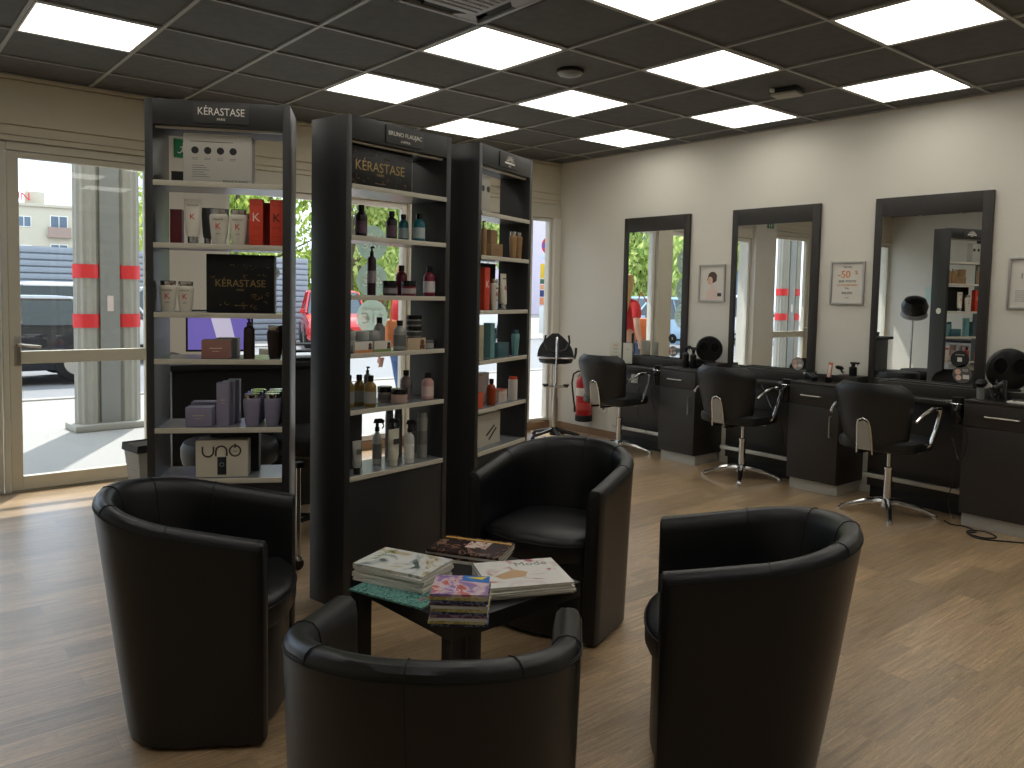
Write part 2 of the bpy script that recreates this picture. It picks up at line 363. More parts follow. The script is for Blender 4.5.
# ------------------------------------------------------------------ display shelving
M_shelf = mat('shelf_laminate', (122, 124, 126), .26)
M_edge = mat('shelf_edging', (194, 188, 172), .45)
M_lit = mat('sign_letters', (235, 232, 222), .5)
UN = {}
def unit(k, label, x, y, ang, W, D, zs, sign, sub, Hh=2.155, basez=.0):
    a = R(ang); t = thing('display_shelf_unit', label, 'shelf unit', (x, y, 0), a, 'tall charcoal product shelving units')
    UN[k] = (Vector((x, y)), Vector((math.cos(a), math.sin(a))), Vector((-math.sin(a), math.cos(a))), a, zs)
    tt = .03
    B().box(0, tt, 0, D, 0, Hh, .0015).done('side_panel', M_unit, t)
    B().box(W-tt, W, 0, D, 0, Hh, .0015).done('side_panel', M_unit, t)
    B().box(tt, W-tt, 0, .02, 2.055, Hh, .0015).done('header_panel', M_unit, t)
    B().box(tt, W-tt, .02, D, Hh-.02, Hh, .0015).done('top_panel', M_unit, t); B().box(tt, W-tt, .0205, D, 2.056, 2.074, .001).done('inner_top', M_blackm, t); B().box(tt, W-tt, D-.012, D, 2.0745, Hh-.021, .001).done('rear_rail', M_unit, t)
    B().box(tt+.005, W-tt-.005, .022, .04, 2.045, 2.053).done('light_strip', M_edge, t)
    B().box(tt, W-tt, .004, .02, 0, zs[-1]-.025, .001).done('base_panel', M_unit, t)
    for z in zs:
        s = B().box(tt, W-tt, .004, D-.004, z-.018, z).done('shelf', M_shelf, t)
        B().box(tt, W-tt, -.004, .004, z-.02, z+.001, .0015).done('shelf_edge', M_edge, s)
    pw = W*.36 if k != 1 else W*.38
    sp_ = B().box(W*.52-pw/2, W*.52+pw/2, -.006, 0, 2.068, 2.145, .001).done('sign_plate', mat('sign_plate', (60, 59, 57), .5), t)
    if sign == 'crown':
        b = B()
        for i in range(7):
            aa = PI*(i+.5)/7; b.tube([(W*.52+.012*math.cos(aa), -.008, 2.105+.008*math.sin(aa)), (W*.52+.045*math.cos(aa), -.008, 2.103+.03*math.sin(aa))], .0022, 6)
        b.box(W*.52-.055, W*.52+.055, -.009, -.006, 2.09, 2.1)
        b.done('emblem', M_lit, sp_)
        text('PARIS', .011, M_lit, sp_, (W*.52, -.0065, 2.08))
    else:
        text(sign, .042 if k == 1 else .027, M_lit, sp_, (W*.52, -.0065, 2.112), sx=.85 if k == 1 else 1.0)
        text(sub, .013, M_lit, sp_, (W*.52, -.0065, 2.083))
    return t
unit(1, 'charcoal shelf unit nearest the door, with the big beige carton on its lowest shelf', -1.588, .106, -29.5, .56, .262, [1.834, 1.585, 1.305, 1.115, .832, .62], 'KÉRASTASE', 'PARIS')
unit(2, 'middle and widest charcoal shelf unit with spray bottles on its lowest shelf', -.870, -.216, 11.3, .64, .24, [1.865, 1.646, 1.388, 1.134, .885, .592], 'BRUNO FLAUJAC', 'COIFFEUR')
u3t = unit(3, 'right-hand charcoal shelf unit nearest the styling stations, with a fan-shaped emblem', -.083, -.107, 22.8, .595, .19, [1.82, 1.60, 1.32, 1.063, .812, .592], 'crown', '')
B().cyl(0, 0, 0, .004, .03, 20, M=T(.595, .08, 1.32) @ Rot('Y', PI/2)).done('round_badge', M_whitep, u3t)

# ------------------------------------------------------------------ products
def C3(c, **k): return mat('p_%d_%d_%d_%s' % (c+( '_'.join(str(v) for v in k.values()),)), c, k.pop('rough', .35), **k)
def place(k, sh, s, d, dr=0):
    o, ux, uy, a, zs = UN[k]; p = o+ux*s+uy*d
    return (p.x, p.y, zs[sh-1]+.001), a+R(dr)
RED, BLK, GOLD = (196, 52, 44), (24, 24, 26), (176, 140, 84)
def box_product(k, sh, s, d, w_, dd, h, col, name, label, cat='box', group=None, dr=0, z=0, rough=.5, deco=None):
    loc, a = place(k, sh, s, d, dr); loc = (loc[0], loc[1], loc[2]+z)
    t = thing(name, label, cat, loc, a, group)
    B().box(-w_/2, w_/2, 0, dd, 0, h, .0012).done('carton', C3(col, rough=rough), t)
    if deco: deco(t, w_, dd, h)
    return t
def bottle(k, sh, s, d, r, h, col, label, cap=BLK, kind='round', group=None, labcol=None, dr=0, logo=None, z=0, coat=0, name=None, flat=1.0, rough=.28):
    loc, a = place(k, sh, s, d, dr); loc = (loc[0], loc[1], loc[2]+z)
    nm = name or {'round': 'bottle', 'taper': 'shampoo_bottle', 'tube': 'cream_tube', 'jar': 'cream_jar', 'pump': 'serum_bottle', 'spray': 'spray_bottle', 'can': 'spray_can'}[kind]
    t = thing(nm, label, {'jar': 'jar', 'tube': 'tube', 'can': 'spray can'}.get(kind, 'bottle'), loc, a, group)
    m = C3(col, rough=rough); mc = C3(cap, rough=.25) if cap != 'chrome' else M_chrome
    dec = lambda rr, z0, z1, c: B().lathe([(rr, z0), (rr, z1)], 24, sy=flat).done('label', C3(c, rough=.55), t)
    if kind == 'round':
        B().lathe([(r*.9, 0), (r, .004), (r, h*.62), (r*.93, h*.69), (r*.62, h*.77), (r*.42, h*.80), (r*.42, h*.84)], 24, sy=flat).done('bottle_body', m, t)
        B().lathe([(r*.5, h*.815), (r*.52, h*.985), (r*.46, h), (0, h)], 20).done('cap', mc, t)
        if labcol: dec(r*1.015, h*.12, h*.5, labcol)
    elif kind == 'taper':
        B().lathe([(r*.66, 0), (r*.72, .004), (r*.88, h*.35), (r*.99, h*.66), (r, h*.78), (r*.94, h*.83), (r*.8, h*.86)], 28, sy=.62).done('bottle_body', m, t)
        c = B().lathe([(r*.78, h*.835), (r*.86, h*.86), (r*.88, h*.985), (r*.8, h), (0, h)], 28, sy=.62).done('cap', mc, t)
        if logo:
            lo = C3(logo, rough=.5)
            text('K', r*.95, lo, t, (0, -r*.615, h*.5), name='monogram')
            text('KERASTASE', r*.22, C3((90, 86, 80)), t, (0, -r*.645, h*.7))
            text('BAIN', r*.2, C3((90, 86, 80)), t, (0, -r*.59, h*.3))
    elif kind == 'tube':
        rings = []
        for z_, rx, ry in ((.03, .62, .62), (h*.3, .78, .6), (h*.6, .9, .42), (h*.85, .98, .18), (h, 1, .05)):
            rings.append([(r*rx*math.cos(2*PI*i/24), r*ry*math.sin(2*PI*i/24), z_) for i in range(24)])
        B().loft(rings).done('tube_body', m, t)
        B().lathe([(r*.55, 0), (r*.58, .003), (r*.58, .03), (0, .03)], 20).done('cap', mc, t)
        if logo:
            text('K', r*.9, C3(logo, rough=.5), t, (0, -r*.47, h*.6), name='monogram', rot=(PI/2-.12, 0, 0))
            text('KERASTASE', r*.25, C3((110, 104, 96)), t, (0, -r*.3, h*.86), rot=(PI/2-.12, 0, 0))
        elif labcol:
            B().box(-r*.45, r*.45, -r*.6, -r*.5, h*.6, h*.75).done('label', C3(labcol), t)
    elif kind == 'jar':
        B().lathe([(r*.88, 0), (r, .006), (r, h*.62), (r*.9, h*.66)], 28).done('jar_body', m, t)
        B().lathe([(r*1.02, h*.63), (r*1.04, h*.66), (r*1.04, h*.97), (r*.98, h), (0, h)], 28).done('lid', mc, t)
        if labcol: dec(r*1.01, h*.15, h*.5, labcol)
    elif kind == 'pump':
        B().lathe([(r*.95, 0), (r, .004), (r, h*.72), (r*.85, h*.77), (r*.4, h*.8), (r*.4, h*.82)], 24, sy=flat).done('bottle_body', m, t)
        c = B().lathe([(r*.42, h*.81), (r*.42, h*.9), (r*.2, h*.905), (r*.2, h*.96)], 16)
        c.box(-r*.25, r*.25, -r*.7, r*.25, h*.955, h, .001); c.done('pump_head', mc, t)
        if labcol: dec(r*1.015, h*.25, h*.5, labcol)
    elif kind == 'spray':
        B().lathe([(r*.95, 0), (r, .004), (r, h*.56), (r*.8, h*.64), (r*.4, h*.69), (r*.38, h*.74)], 24, sy=flat).done('bottle_body', m, t)
        c = B().lathe([(r*.5, h*.72), (r*.5, h*.8), (r*.35, h*.82), (r*.35, h*.9)], 16)
        c.prism([(-.018, 0), (.032, 0), (.034, .012), (.02, .022), (-.012, .02)], -.008, .008, T(0, 0, h*.9) @ Rot('Z', -PI/4) @ Rot('X', PI/2), .001)
        c.tube([(.018, -.018, h*.9), (.022, -.022, h*.84), (.016, -.016, h*.78)], .0035, 6)
        c.done('trigger_head', mc, t)
        if labcol: dec(r*1.015, h*.12, h*.45, labcol)
    elif kind == 'can':
        B().lathe([(r*.96, 0), (r, .003), (r, h*.86), (r*.85, h*.9)], 24).done('can_body', m, t)
        B().lathe([(r*.9, h*.88), (r*.9, h*.985), (r*.82, h), (0, h)], 24).done('cap', mc, t)
        if labcol: dec(r*1.01, h*.3, h*.6, labcol)
    return t

# prints on the cartons
def deco_dots(t, w_, d, h):
    for i in range(4):
        b = B().cyl(0, 0, 0, .0008, .0145, 20, M=T(-w_/2+w_*(.17+.185*i), 0, h*.66) @ Rot('X', PI/2)); b.done('printed_disc', C3((38, 38, 38)), t)
        b = B()
        for j in range(2): b.box(-w_/2+w_*(.12+.185*i), -w_/2+w_*(.12+.185*i)+w_*.09, -.0006, 0, h*(.5-.03*j), h*(.51-.03*j))
        b.done('printed_text_line', C3((120, 118, 112)), t)
    b = B()
    for j in range(6): b.box(-w_*.37, -w_*(.2-.04*(j % 3)), -.0006, 0, h*(.35-.045*j), h*(.362-.045*j))
    for j in range(3): b.box(-w_*.4+.03*j, w_*.0+.03*j, -.0006, 0, h*.83, h*.845)
    b.done('printed_text_line', C3((120, 118, 112)), t)
    text('BRUNO FLAUJAC', .013, C3((50, 50, 50)), t, (w_*.26, -.0004, h*.05))
def gold_swirls(b, w_, h, seed):
    rd = random.Random(seed)
    for i in range(26):
        x = rd.uniform(-.42, .42)*w_; z = rd.choice((rd.uniform(.08, .32), rd.uniform(.55, .9)))*h; rr = rd.uniform(.004, .014)
        a0 = rd.uniform(0, 6); n_ = 8
        b.tube([(x+rr*(1-.08*q)*math.cos(a0+q*.55), -.0006, z+rr*.7*(1-.08*q)*math.sin(a0+q*.55)) for q in range(n_)], .0013, 4)
def deco_kera(t, w_, d, h):
    g_ = mat('gold_foil', (158, 134, 88), .35, metal=.6)
    text('KÉRASTASE', w_*.155, g_, t, (.0, -.0006, h*.5), sx=.95); text('PARIS', w_*.045, g_, t, (0, -.0006, h*.33 if w_ > .3 else h*.39))
    b = B(); gold_swirls(b, w_, h, int(w_*1000)); b.done('printed_swirls', mat('gold_foil_dark', (140, 108, 58), .4, metal=.6), t)
    b = B().box(-w_*.08, w_*.08, -.0006, 0, h*.12, h*.13); b.done('printed_text_line', g_, t)
def deco_k(col):
    def fn(t, w_, d, h):
        text('K', w_*.95, C3(col), t, (0, -.0006, h*.6), name='monogram')
        b = B()
        for z_ in (.87, .40, .37, .2, .1): b.box(-w_*.32, w_*.32, -.0005, 0, h*z_, h*z_+.0015)
        b.done('printed_text_line', C3((140, 40, 30)), t)
    return fn
def deco_line(col=(200, 190, 180), z_=.55):
    def fn(t, w_, d, h):
        b = B().box(-w_*.22, w_*.22, -.0005, 0, h*z_, h*z_+.003); b.box(-w_*.12, w_*.12, -.0005, 0, h*z_-.012, h*z_-.010); b.done('printed_text_line', C3(col), t)
    return fn
def deco_uno(t, w_, d, h):
    m = C3((58, 50, 44)); zc = h*.72
    b = B(); r_ = .022; u_ = .0035
    cx = -.055
    b.tube([(cx-r_, -.001, zc+.018)]+[(cx+r_*math.cos(a), -.001, zc-.002+r_*math.sin(a)) for a in [PI+PI*i/10 for i in range(11)]]+[(cx+r_, -.001, zc+.018)], u_, 6)
    cx = -.002
    b.tube([(cx-r_, -.001, zc-.022)]+[(cx+r_*math.cos(a), -.001, zc-.002+r_*math.sin(a)) for a in [PI-PI*i/10 for i in range(11)]]+[(cx+r_, -.001, zc-.022)], u_, 6)
    cx = .053
    b.tube([(cx+r_*math.cos(a), -.001, zc+r_*math.sin(a)) for a in [2*PI*i/20 for i in range(20)]], u_, 6, closed=True)
    b.tube([(cx, -.001, zc+.012), (cx, -.001, zc+.03)], u_, 6); b.tube([(cx-.009, -.001, zc-.002), (cx+.009, -.001, zc-.002)], .0012, 4)
    b.done('lettering', m, t)
    B().box(-.018, .018, -.0012, 0, h*.06, h*.55, .0005).done('printed_device', C3((34, 38, 44)), t)
    b = B().tube([(.008*math.cos(q*PI/8), -.0018, h*.34+.008*math.sin(q*PI/8)) for q in range(16)], .0009, 4, closed=True); b.done('printed_ring', C3((170, 176, 180)), t)

WH = (212, 206, 190)
# unit 1
box_product(1, 1, .268, .05, .268, .1, .2, (186, 182, 172), 'carton', 'large white carton with four printed dark discs on the left unit', deco=deco_dots)
box_product(1, 1, .16, .17, .2, .06, .06, (60, 58, 56), 'carton', 'low dark carton behind the white one with printed discs')
box_product(1, 2, .095, .09, .046, .046, .143, (98, 26, 34), 'carton', 'narrow dark red carton at the left end of the second shelf')
bottle(1, 2, .169, .06, .036, .183, WH, 'tall white tube with red K standing on a chrome cap', 'chrome', 'tube', logo=RED)
bottle(1, 2, .205, .17, .026, .16, (92, 90, 86), 'grey tube behind the white one with the red K', 'chrome', 'tube')
bottle(1, 2, .262, .19, .026, .16, (92, 90, 86), 'grey tube behind the first white shampoo bottle', 'chrome', 'tube')
bottle(1, 2, .270, .06, .037, .147, WH, 'white shampoo bottle with red K beside the white tube', 'chrome', 'taper', logo=RED)
bottle(1, 2, .347, .06, .036, .147, WH, 'white shampoo bottle with red K beside the orange cartons', 'chrome', 'taper', logo=RED)
bottle(1, 2, .375, .16, .034, .14, (206, 170, 166), 'pinkish shampoo bottle half hidden behind the white ones', 'chrome', 'taper')
box_product(1, 2, .420, .04, .053, .053, .192, (206, 66, 40), 'carton', 'orange carton with pale K, left of the pair', deco=deco_k((232, 210, 196)))
box_product(1, 2, .462, .12, .04, .05, .186, (128, 32, 28), 'carton', 'dark red carton between and behind the two orange ones')
box_product(1, 2, .502, .04, .053, .053, .191, (206, 66, 40), 'carton', 'orange carton with dark K at the right end of its shelf', deco=deco_k((70, 30, 26)))
bottle(1, 3, .071, .06, .035, .128, WH, 'white shampoo bottle at the left end of the shelf with the black box', 'chrome', 'taper', logo=RED)
bottle(1, 3, .139, .06, .033, .126, WH, 'white shampoo bottle directly left of the big black gold-print box', 'chrome', 'taper', logo=RED)
box_product(1, 3, .352, .08, .272, .09, .243, (12, 12, 13), 'gift_box', 'large black gift box with gold lettering on the left unit', rough=.35, deco=deco_kera)
box_product(1, 4, .262, .03, .112, .09, .076, (146, 104, 94), 'carton', 'dusty pink carton in front on the fourth shelf', deco=deco_line((220, 200, 190)), dr=4)
box_product(1, 4, .285, .14, .09, .08, .078, (150, 148, 146), 'carton', 'grey carton behind the dusty pink one')
bottle(1, 4, .390, .06, .023, .168, (40, 26, 24), 'slim dark brown serum bottle beside the dusty pink carton', (60, 40, 36), 'pump')
bottle(1, 4, .495, .06, .034, .14, (42, 28, 26), 'dark brown tapered shampoo bottle at the right of the fourth shelf', 'chrome', 'taper')
LAV = (132, 127, 148)
box_product(1, 5, .191, .04, .104, .075, .078, LAV, 'carton', 'low lavender grey carton in front at the left', deco=deco_line((190, 170, 130)))
box_product(1, 5, .195, .13, .106, .07, .088, LAV, 'carton', 'lavender grey carton behind the low front one')
box_product(1, 5, .288, .03, .048, .045, .182, LAV, 'carton', 'tall lavender grey carton, front of three', deco=deco_line((190, 170, 130), .6), group='tall lavender cartons')
box_product(1, 5, .300, .085, .048, .045, .182, LAV, 'carton', 'tall lavender grey carton, middle of three', group='tall lavender cartons')
box_product(1, 5, .314, .14, .048, .045, .184, LAV, 'carton', 'tall lavender grey carton, rearmost of three', group='tall lavender cartons')
for j, (ss, who) in enumerate(((.403, 'left'), (.487, 'right'))):
    for q, dd in enumerate((.045, .12, .195)):
        bottle(1, 5, ss+q*(.004 if j == 0 else .001), dd, .036, .137, LAV, 'lavender grey shampoo bottle, %s in the %s-hand row' % (('front', 'middle', 'rearmost')[q], who), 'chrome', 'taper', group='lavender shampoo bottles')
box_product(1, 6, .285, .03, .208, .09, .153, (206, 198, 180), 'carton', 'beige carton printed with a dark remote-like device on the lowest shelf of the left unit', deco=deco_uno)
box_product(1, 6, .318, .14, .2, .07, .172, (34, 34, 36), 'carton', 'black carton behind the beige one with the printed device')
# unit 2
box_product(2, 1, .234, .05, .39, .08, .184, (12, 12, 13), 'gift_box', 'black gift box with gold lettering on top shelf of the middle unit', rough=.35, deco=deco_kera)
PUR = (96, 70, 84)
bottle(2, 2, .085, .11, .025, .135, (24, 18, 20), 'black bottle half hidden at the left end of the middle unit', kind='round', labcol=PUR)
bottle(2, 2, .150, .08, .027, .142, (24, 18, 20), 'black shampoo bottle with plum label near the left side panel', kind='round', labcol=PUR)
bottle(2, 2, .35, .10, .026, .134, (24, 18, 20), 'black shampoo bottle with plum label in mid shelf', kind='round', labcol=PUR)
bottle(2, 2, .452, .13, .025, .13, (16, 96, 104), 'teal bottle with pale label, the rear one of two', kind='round', labcol=(160, 176, 176))
bottle(2, 2, .498, .07, .029, .134, (16, 96, 104), 'teal bottle with pale label, the front one of two', kind='round', labcol=(170, 182, 180))
bottle(2, 3, .231, .10, .02, .222, (52, 26, 38), 'tall slim plum serum bottle with pump', kind='pump', labcol=(150, 140, 144))
bottle(2, 3, .308, .06, .034, .068, (46, 34, 40), 'dark low jar beside the plum serum bottle', kind='jar', labcol=(130, 124, 126))
bottle(2, 3, .462, .15, .028, .145, (96, 22, 40), 'ruby red shampoo bottle behind the red jar', kind='round')
bottle(2, 3, .417, .05, .034, .070, (112, 26, 46), 'ruby red jar with pale label', kind='jar', labcol=(170, 160, 160))
bottle(2, 3, .572, .07, .029, .144, (112, 26, 46), 'ruby red shampoo bottle with white label at right of shelf', kind='round', labcol=(204, 198, 194))
SIL = (158, 158, 154)
for i, (ss, c1, c2) in enumerate(((.108, (196, 130, 84), 'orange'), (.218, (120, 140, 84), 'green'))):
    t = box_product(2, 4, ss, .004, .1, .012, .05, (206, 202, 190), 'price_card', 'small white shelf card with %s lower stripe and a portrait' % c2, 'card', 'shelf cards')
    B().box(-.05, .05, -.001, 0, 0, .013).done('colour_stripe', C3(c1), t)
    b = B().cyl(0, 0, 0, .001, .009, 14, M=T(.035, 0, .034) @ Rot('X', PI/2)); b.box(.026, .044, -.001, 0, .014, .026); b.done('portrait', C3((70, 50, 44)), t)
t = box_product(2, 4, .43, .004, .115, .012, .056, (188, 166, 138), 'price_card', 'tan shelf card with a brown-haired portrait', 'card', 'shelf cards')
b = B().cyl(0, 0, 0, .001, .013, 14, M=T(.035, 0, .036) @ Rot('X', PI/2)); b.box(.02, .05, -.001, 0, .004, .024); b.done('portrait', C3((96, 56, 44)), t)
for i, (ss, dd, lev) in enumerate(((.09, .09, 0), (.165, .09, 0), (.24, .1, 0), (.09, .09, 1), (.165, .09, 1), (.24, .1, 1))):
    bottle(2, 4, ss, dd, .034, .045, (170, 170, 168), 'pale grey jar, %s %s of the little stacks behind the white cards' % (('left', 'middle', 'right')[i % 3], ('bottom', 'top')[lev]), (188, 188, 186), 'jar', group='stacked pale grey jars', z=lev*.047)
bottle(2, 4, .325, .15, .027, .15, SIL, 'silver grey shampoo bottle behind, nearer the round window stickers', kind='round')
bottle(2, 4, .39, .08, .029, .137, (164, 164, 158), 'silver grey shampoo bottle in front beside the tan card', kind='round', labcol=(120, 120, 116))
for q in range(3): bottle(2, 4, .492, .09, .036, .052, (160, 160, 156), 'silver jar with black lid, %s of the stack of three' % ('bottom', 'middle', 'top')[q], (20, 20, 20), 'jar', group='stacked silver jars', z=q*.054, labcol=(60, 60, 60))
bottle(2, 4, .57, .07, .03, .04, (176, 174, 168), 'small pale jar at the right end beside the stack of three', (120, 120, 116), 'jar')
AMB = (126, 100, 42)
bottle(2, 5, .095, .09, .025, .145, AMB, 'amber shampoo bottle partly behind the left side panel', kind='round', labcol=(140, 140, 134))
bottle(2, 5, .172, .11, .026, .14, AMB, 'amber shampoo bottle behind the foremost amber one', kind='round', labcol=(140, 140, 134))
bottle(2, 5, .178, .04, .028, .142, AMB, 'foremost amber shampoo bottle with grey label', kind='round', labcol=(150, 148, 140))
bottle(2, 5, .255, .15, .017, .17, (100, 96, 84), 'slim grey spray bottle behind the amber ones', kind='pump')
bottle(2, 5, .345, .13, .034, .072, (160, 146, 136), 'pinkish jar with dark lid, the rear one of two', (30, 28, 28), 'jar', labcol=(110, 104, 100))
bottle(2, 5, .360, .045, .038, .068, (176, 150, 140), 'pinkish jar with dark lid, the front one of two', (30, 28, 28), 'jar')
bottle(2, 5, .482, .13, .028, .14, (128, 112, 112), 'mauve grey shampoo bottle behind the jars', kind='round', labcol=(110, 98, 98))
bottle(2, 5, .561, .06, .03, .127, (196, 152, 142), 'light pink shampoo bottle with white label at the right', kind='round', labcol=(214, 190, 182))
bottle(2, 6, .095, .03, .026, .15, (160, 160, 154), 'white tube half hidden at the left of the lowest shelf', (40, 40, 40), 'tube', labcol=(90, 90, 88))
box_product(2, 6, .155, .12, .09, .03, .26, (40, 38, 40), 'carton', 'tall dark carton behind the half hidden white tube')
bottle(2, 6, .30, .13, .022, .215, (176, 176, 172), 'clear grey trigger spray bottle, left of three', BLK, 'spray', group='trigger spray bottles', labcol=(120, 120, 118))
bottle(2, 6, .327, .045, .034, .172, (206, 202, 182), 'cream white tube standing among the trigger sprays', (200, 196, 180), 'tube', labcol=(60, 60, 60))
bottle(2, 6, .397, .13, .022, .205, (150, 150, 148), 'clear grey trigger spray bottle, middle of three', BLK, 'spray', group='trigger spray bottles', labcol=(110, 110, 110))
bottle(2, 6, .424, .04, .023, .205, (190, 190, 184), 'clear grey trigger spray bottle, right of three', BLK, 'spray', group='trigger spray bottles', labcol=(216, 214, 206))
bottle(2, 6, .49, .19, .02, .24, (108, 106, 106), 'grey spray can at the back beside the silver one', (90, 90, 90), 'can')
bottle(2, 6, .44, .2, .02, .245, (120, 118, 116), 'grey spray can at the back behind the trigger sprays', (90, 90, 90), 'can')
bottle(2, 6, .547, .08, .025, .226, (150, 148, 142), 'tall silver spray can at the right of the lowest shelf', (150, 150, 146), 'can', labcol=(120, 118, 114))
# unit 3
box_product(3, 1, .17, .06, .1, .07, .195, (176, 172, 162), 'carton', 'white carton with dark printed discs on the right unit', deco=lambda t, w_, d, h: [B().cyl(0, 0, 0, .001, .016, 18, M=T(x_, 0, h*.66) @ Rot('X', PI/2)).done('printed_disc', C3((30, 30, 30)), t) for x_ in (-.025, .03)])
TAN = (150, 118, 82)
bottle(3, 2, .14, .05, .017, .18, TAN, 'slim tan serum bottle at the left of the right unit', (190, 180, 160), 'pump')
box_product(3, 2, .335, .075, .13, .07, .075, TAN, 'carton', 'long tan carton lying under a smaller one', deco=deco_line((90, 70, 50)))
box_product(3, 2, .31, .08, .075, .06, .07, (158, 126, 90), 'carton', 'small tan carton resting on the long tan one', z=.077)
bottle(3, 2, .462, .045, .03, .15, TAN, 'tan shampoo bottle with chrome cap, left of two', 'chrome', 'taper', flat=.7)
bottle(3, 2, .53, .045, .03, .15, TAN, 'tan shampoo bottle with chrome cap, right of two', 'chrome', 'taper')
box_product(3, 3, .30, .14, .28, .03, .25, (30, 30, 32), 'gift_box', 'black box standing behind the orange carton and white tubes', rough=.35)
box_product(3, 3, .155, .03, .055, .05, .22, (206, 66, 40), 'carton', 'orange carton with pale K on the right unit', deco=deco_k((232, 210, 196)))
bottle(3, 3, .265, .05, .032, .165, WH, 'white shampoo bottle with red K on the right unit', 'chrome', 'taper', logo=RED)
bottle(3, 3, .365, .05, .034, .195, WH, 'white tube with red K on the right unit', 'chrome', 'tube', logo=RED)
box_product(3, 4, .085, .02, .05, .05, .18, (170, 160, 134), 'carton', 'cream carton at the left of the teal products')
box_product(3, 4, .25, .045, .045, .045, .186, (104, 150, 150), 'carton', 'tall pale teal carton')
box_product(3, 4, .17, .08, .05, .05, .15, (26, 70, 76), 'carton', 'dark teal carton between the cream and pale teal ones')
bottle(3, 4, .40, .13, .028, .145, (78, 120, 124), 'teal shampoo bottle behind the marbled carton', kind='taper', cap=(40, 70, 76))
box_product(3, 4, .385, .05, .12, .06, .075, (64, 96, 104), 'carton', 'low teal marbled carton')
bottle(3, 4, .515, .045, .032, .142, (104, 150, 150), 'pale teal shampoo bottle at the right of its shelf', kind='taper', cap=(60, 90, 96))
ORG = (196, 84, 48)
box_product(3, 5, .09, .02, .055, .05, .082, ORG, 'carton', 'small orange carton at the left of its shelf')
box_product(3, 5, .2, .1, .09, .06, .15, (186, 160, 160), 'gift_pouch', 'translucent pinkish pouch behind the amber bottle', 'pouch')
bottle(3, 5, .245, .045, .025, .14, (150, 60, 28), 'amber orange bottle in front of the pinkish pouch', (60, 24, 14), 'round')
box_product(3, 5, .33, .13, .08, .05, .16, (176, 166, 160), 'carton', 'white carton standing behind the red and white one')
t = box_product(3, 5, .38, .045, .095, .06, .068, (206, 190, 180), 'carton', 'low white carton with red-orange top', deco=deco_line((190, 90, 70)))
B().box(-.0475, .0475, 0, .06, .058, .0695).done('lid', C3((190, 84, 60)), t)
bottle(3, 5, .505, .05, .026, .13, (214, 206, 196), 'white bottle with orange-red cap', (206, 80, 52), 'can')
def deco_iron(t, w_, d, h):
    for k_, (a_, x_) in enumerate(((R(28), .02), (R(34), .045))):
        B().box(-.05, .05, -.001, 0, -.006, .006, .0004, T(x_, 0, h*.45-k_*.02) @ Rot('Y', -a_)).done('printed_iron', C3(BLK), t)
    deco_line((150, 148, 140), .8)(t, w_, d, h)
box_product(3, 6, .25, .06, .26, .08, .17, (190, 186, 172), 'carton', 'white carton printed with two black hair irons', deco=deco_iron)

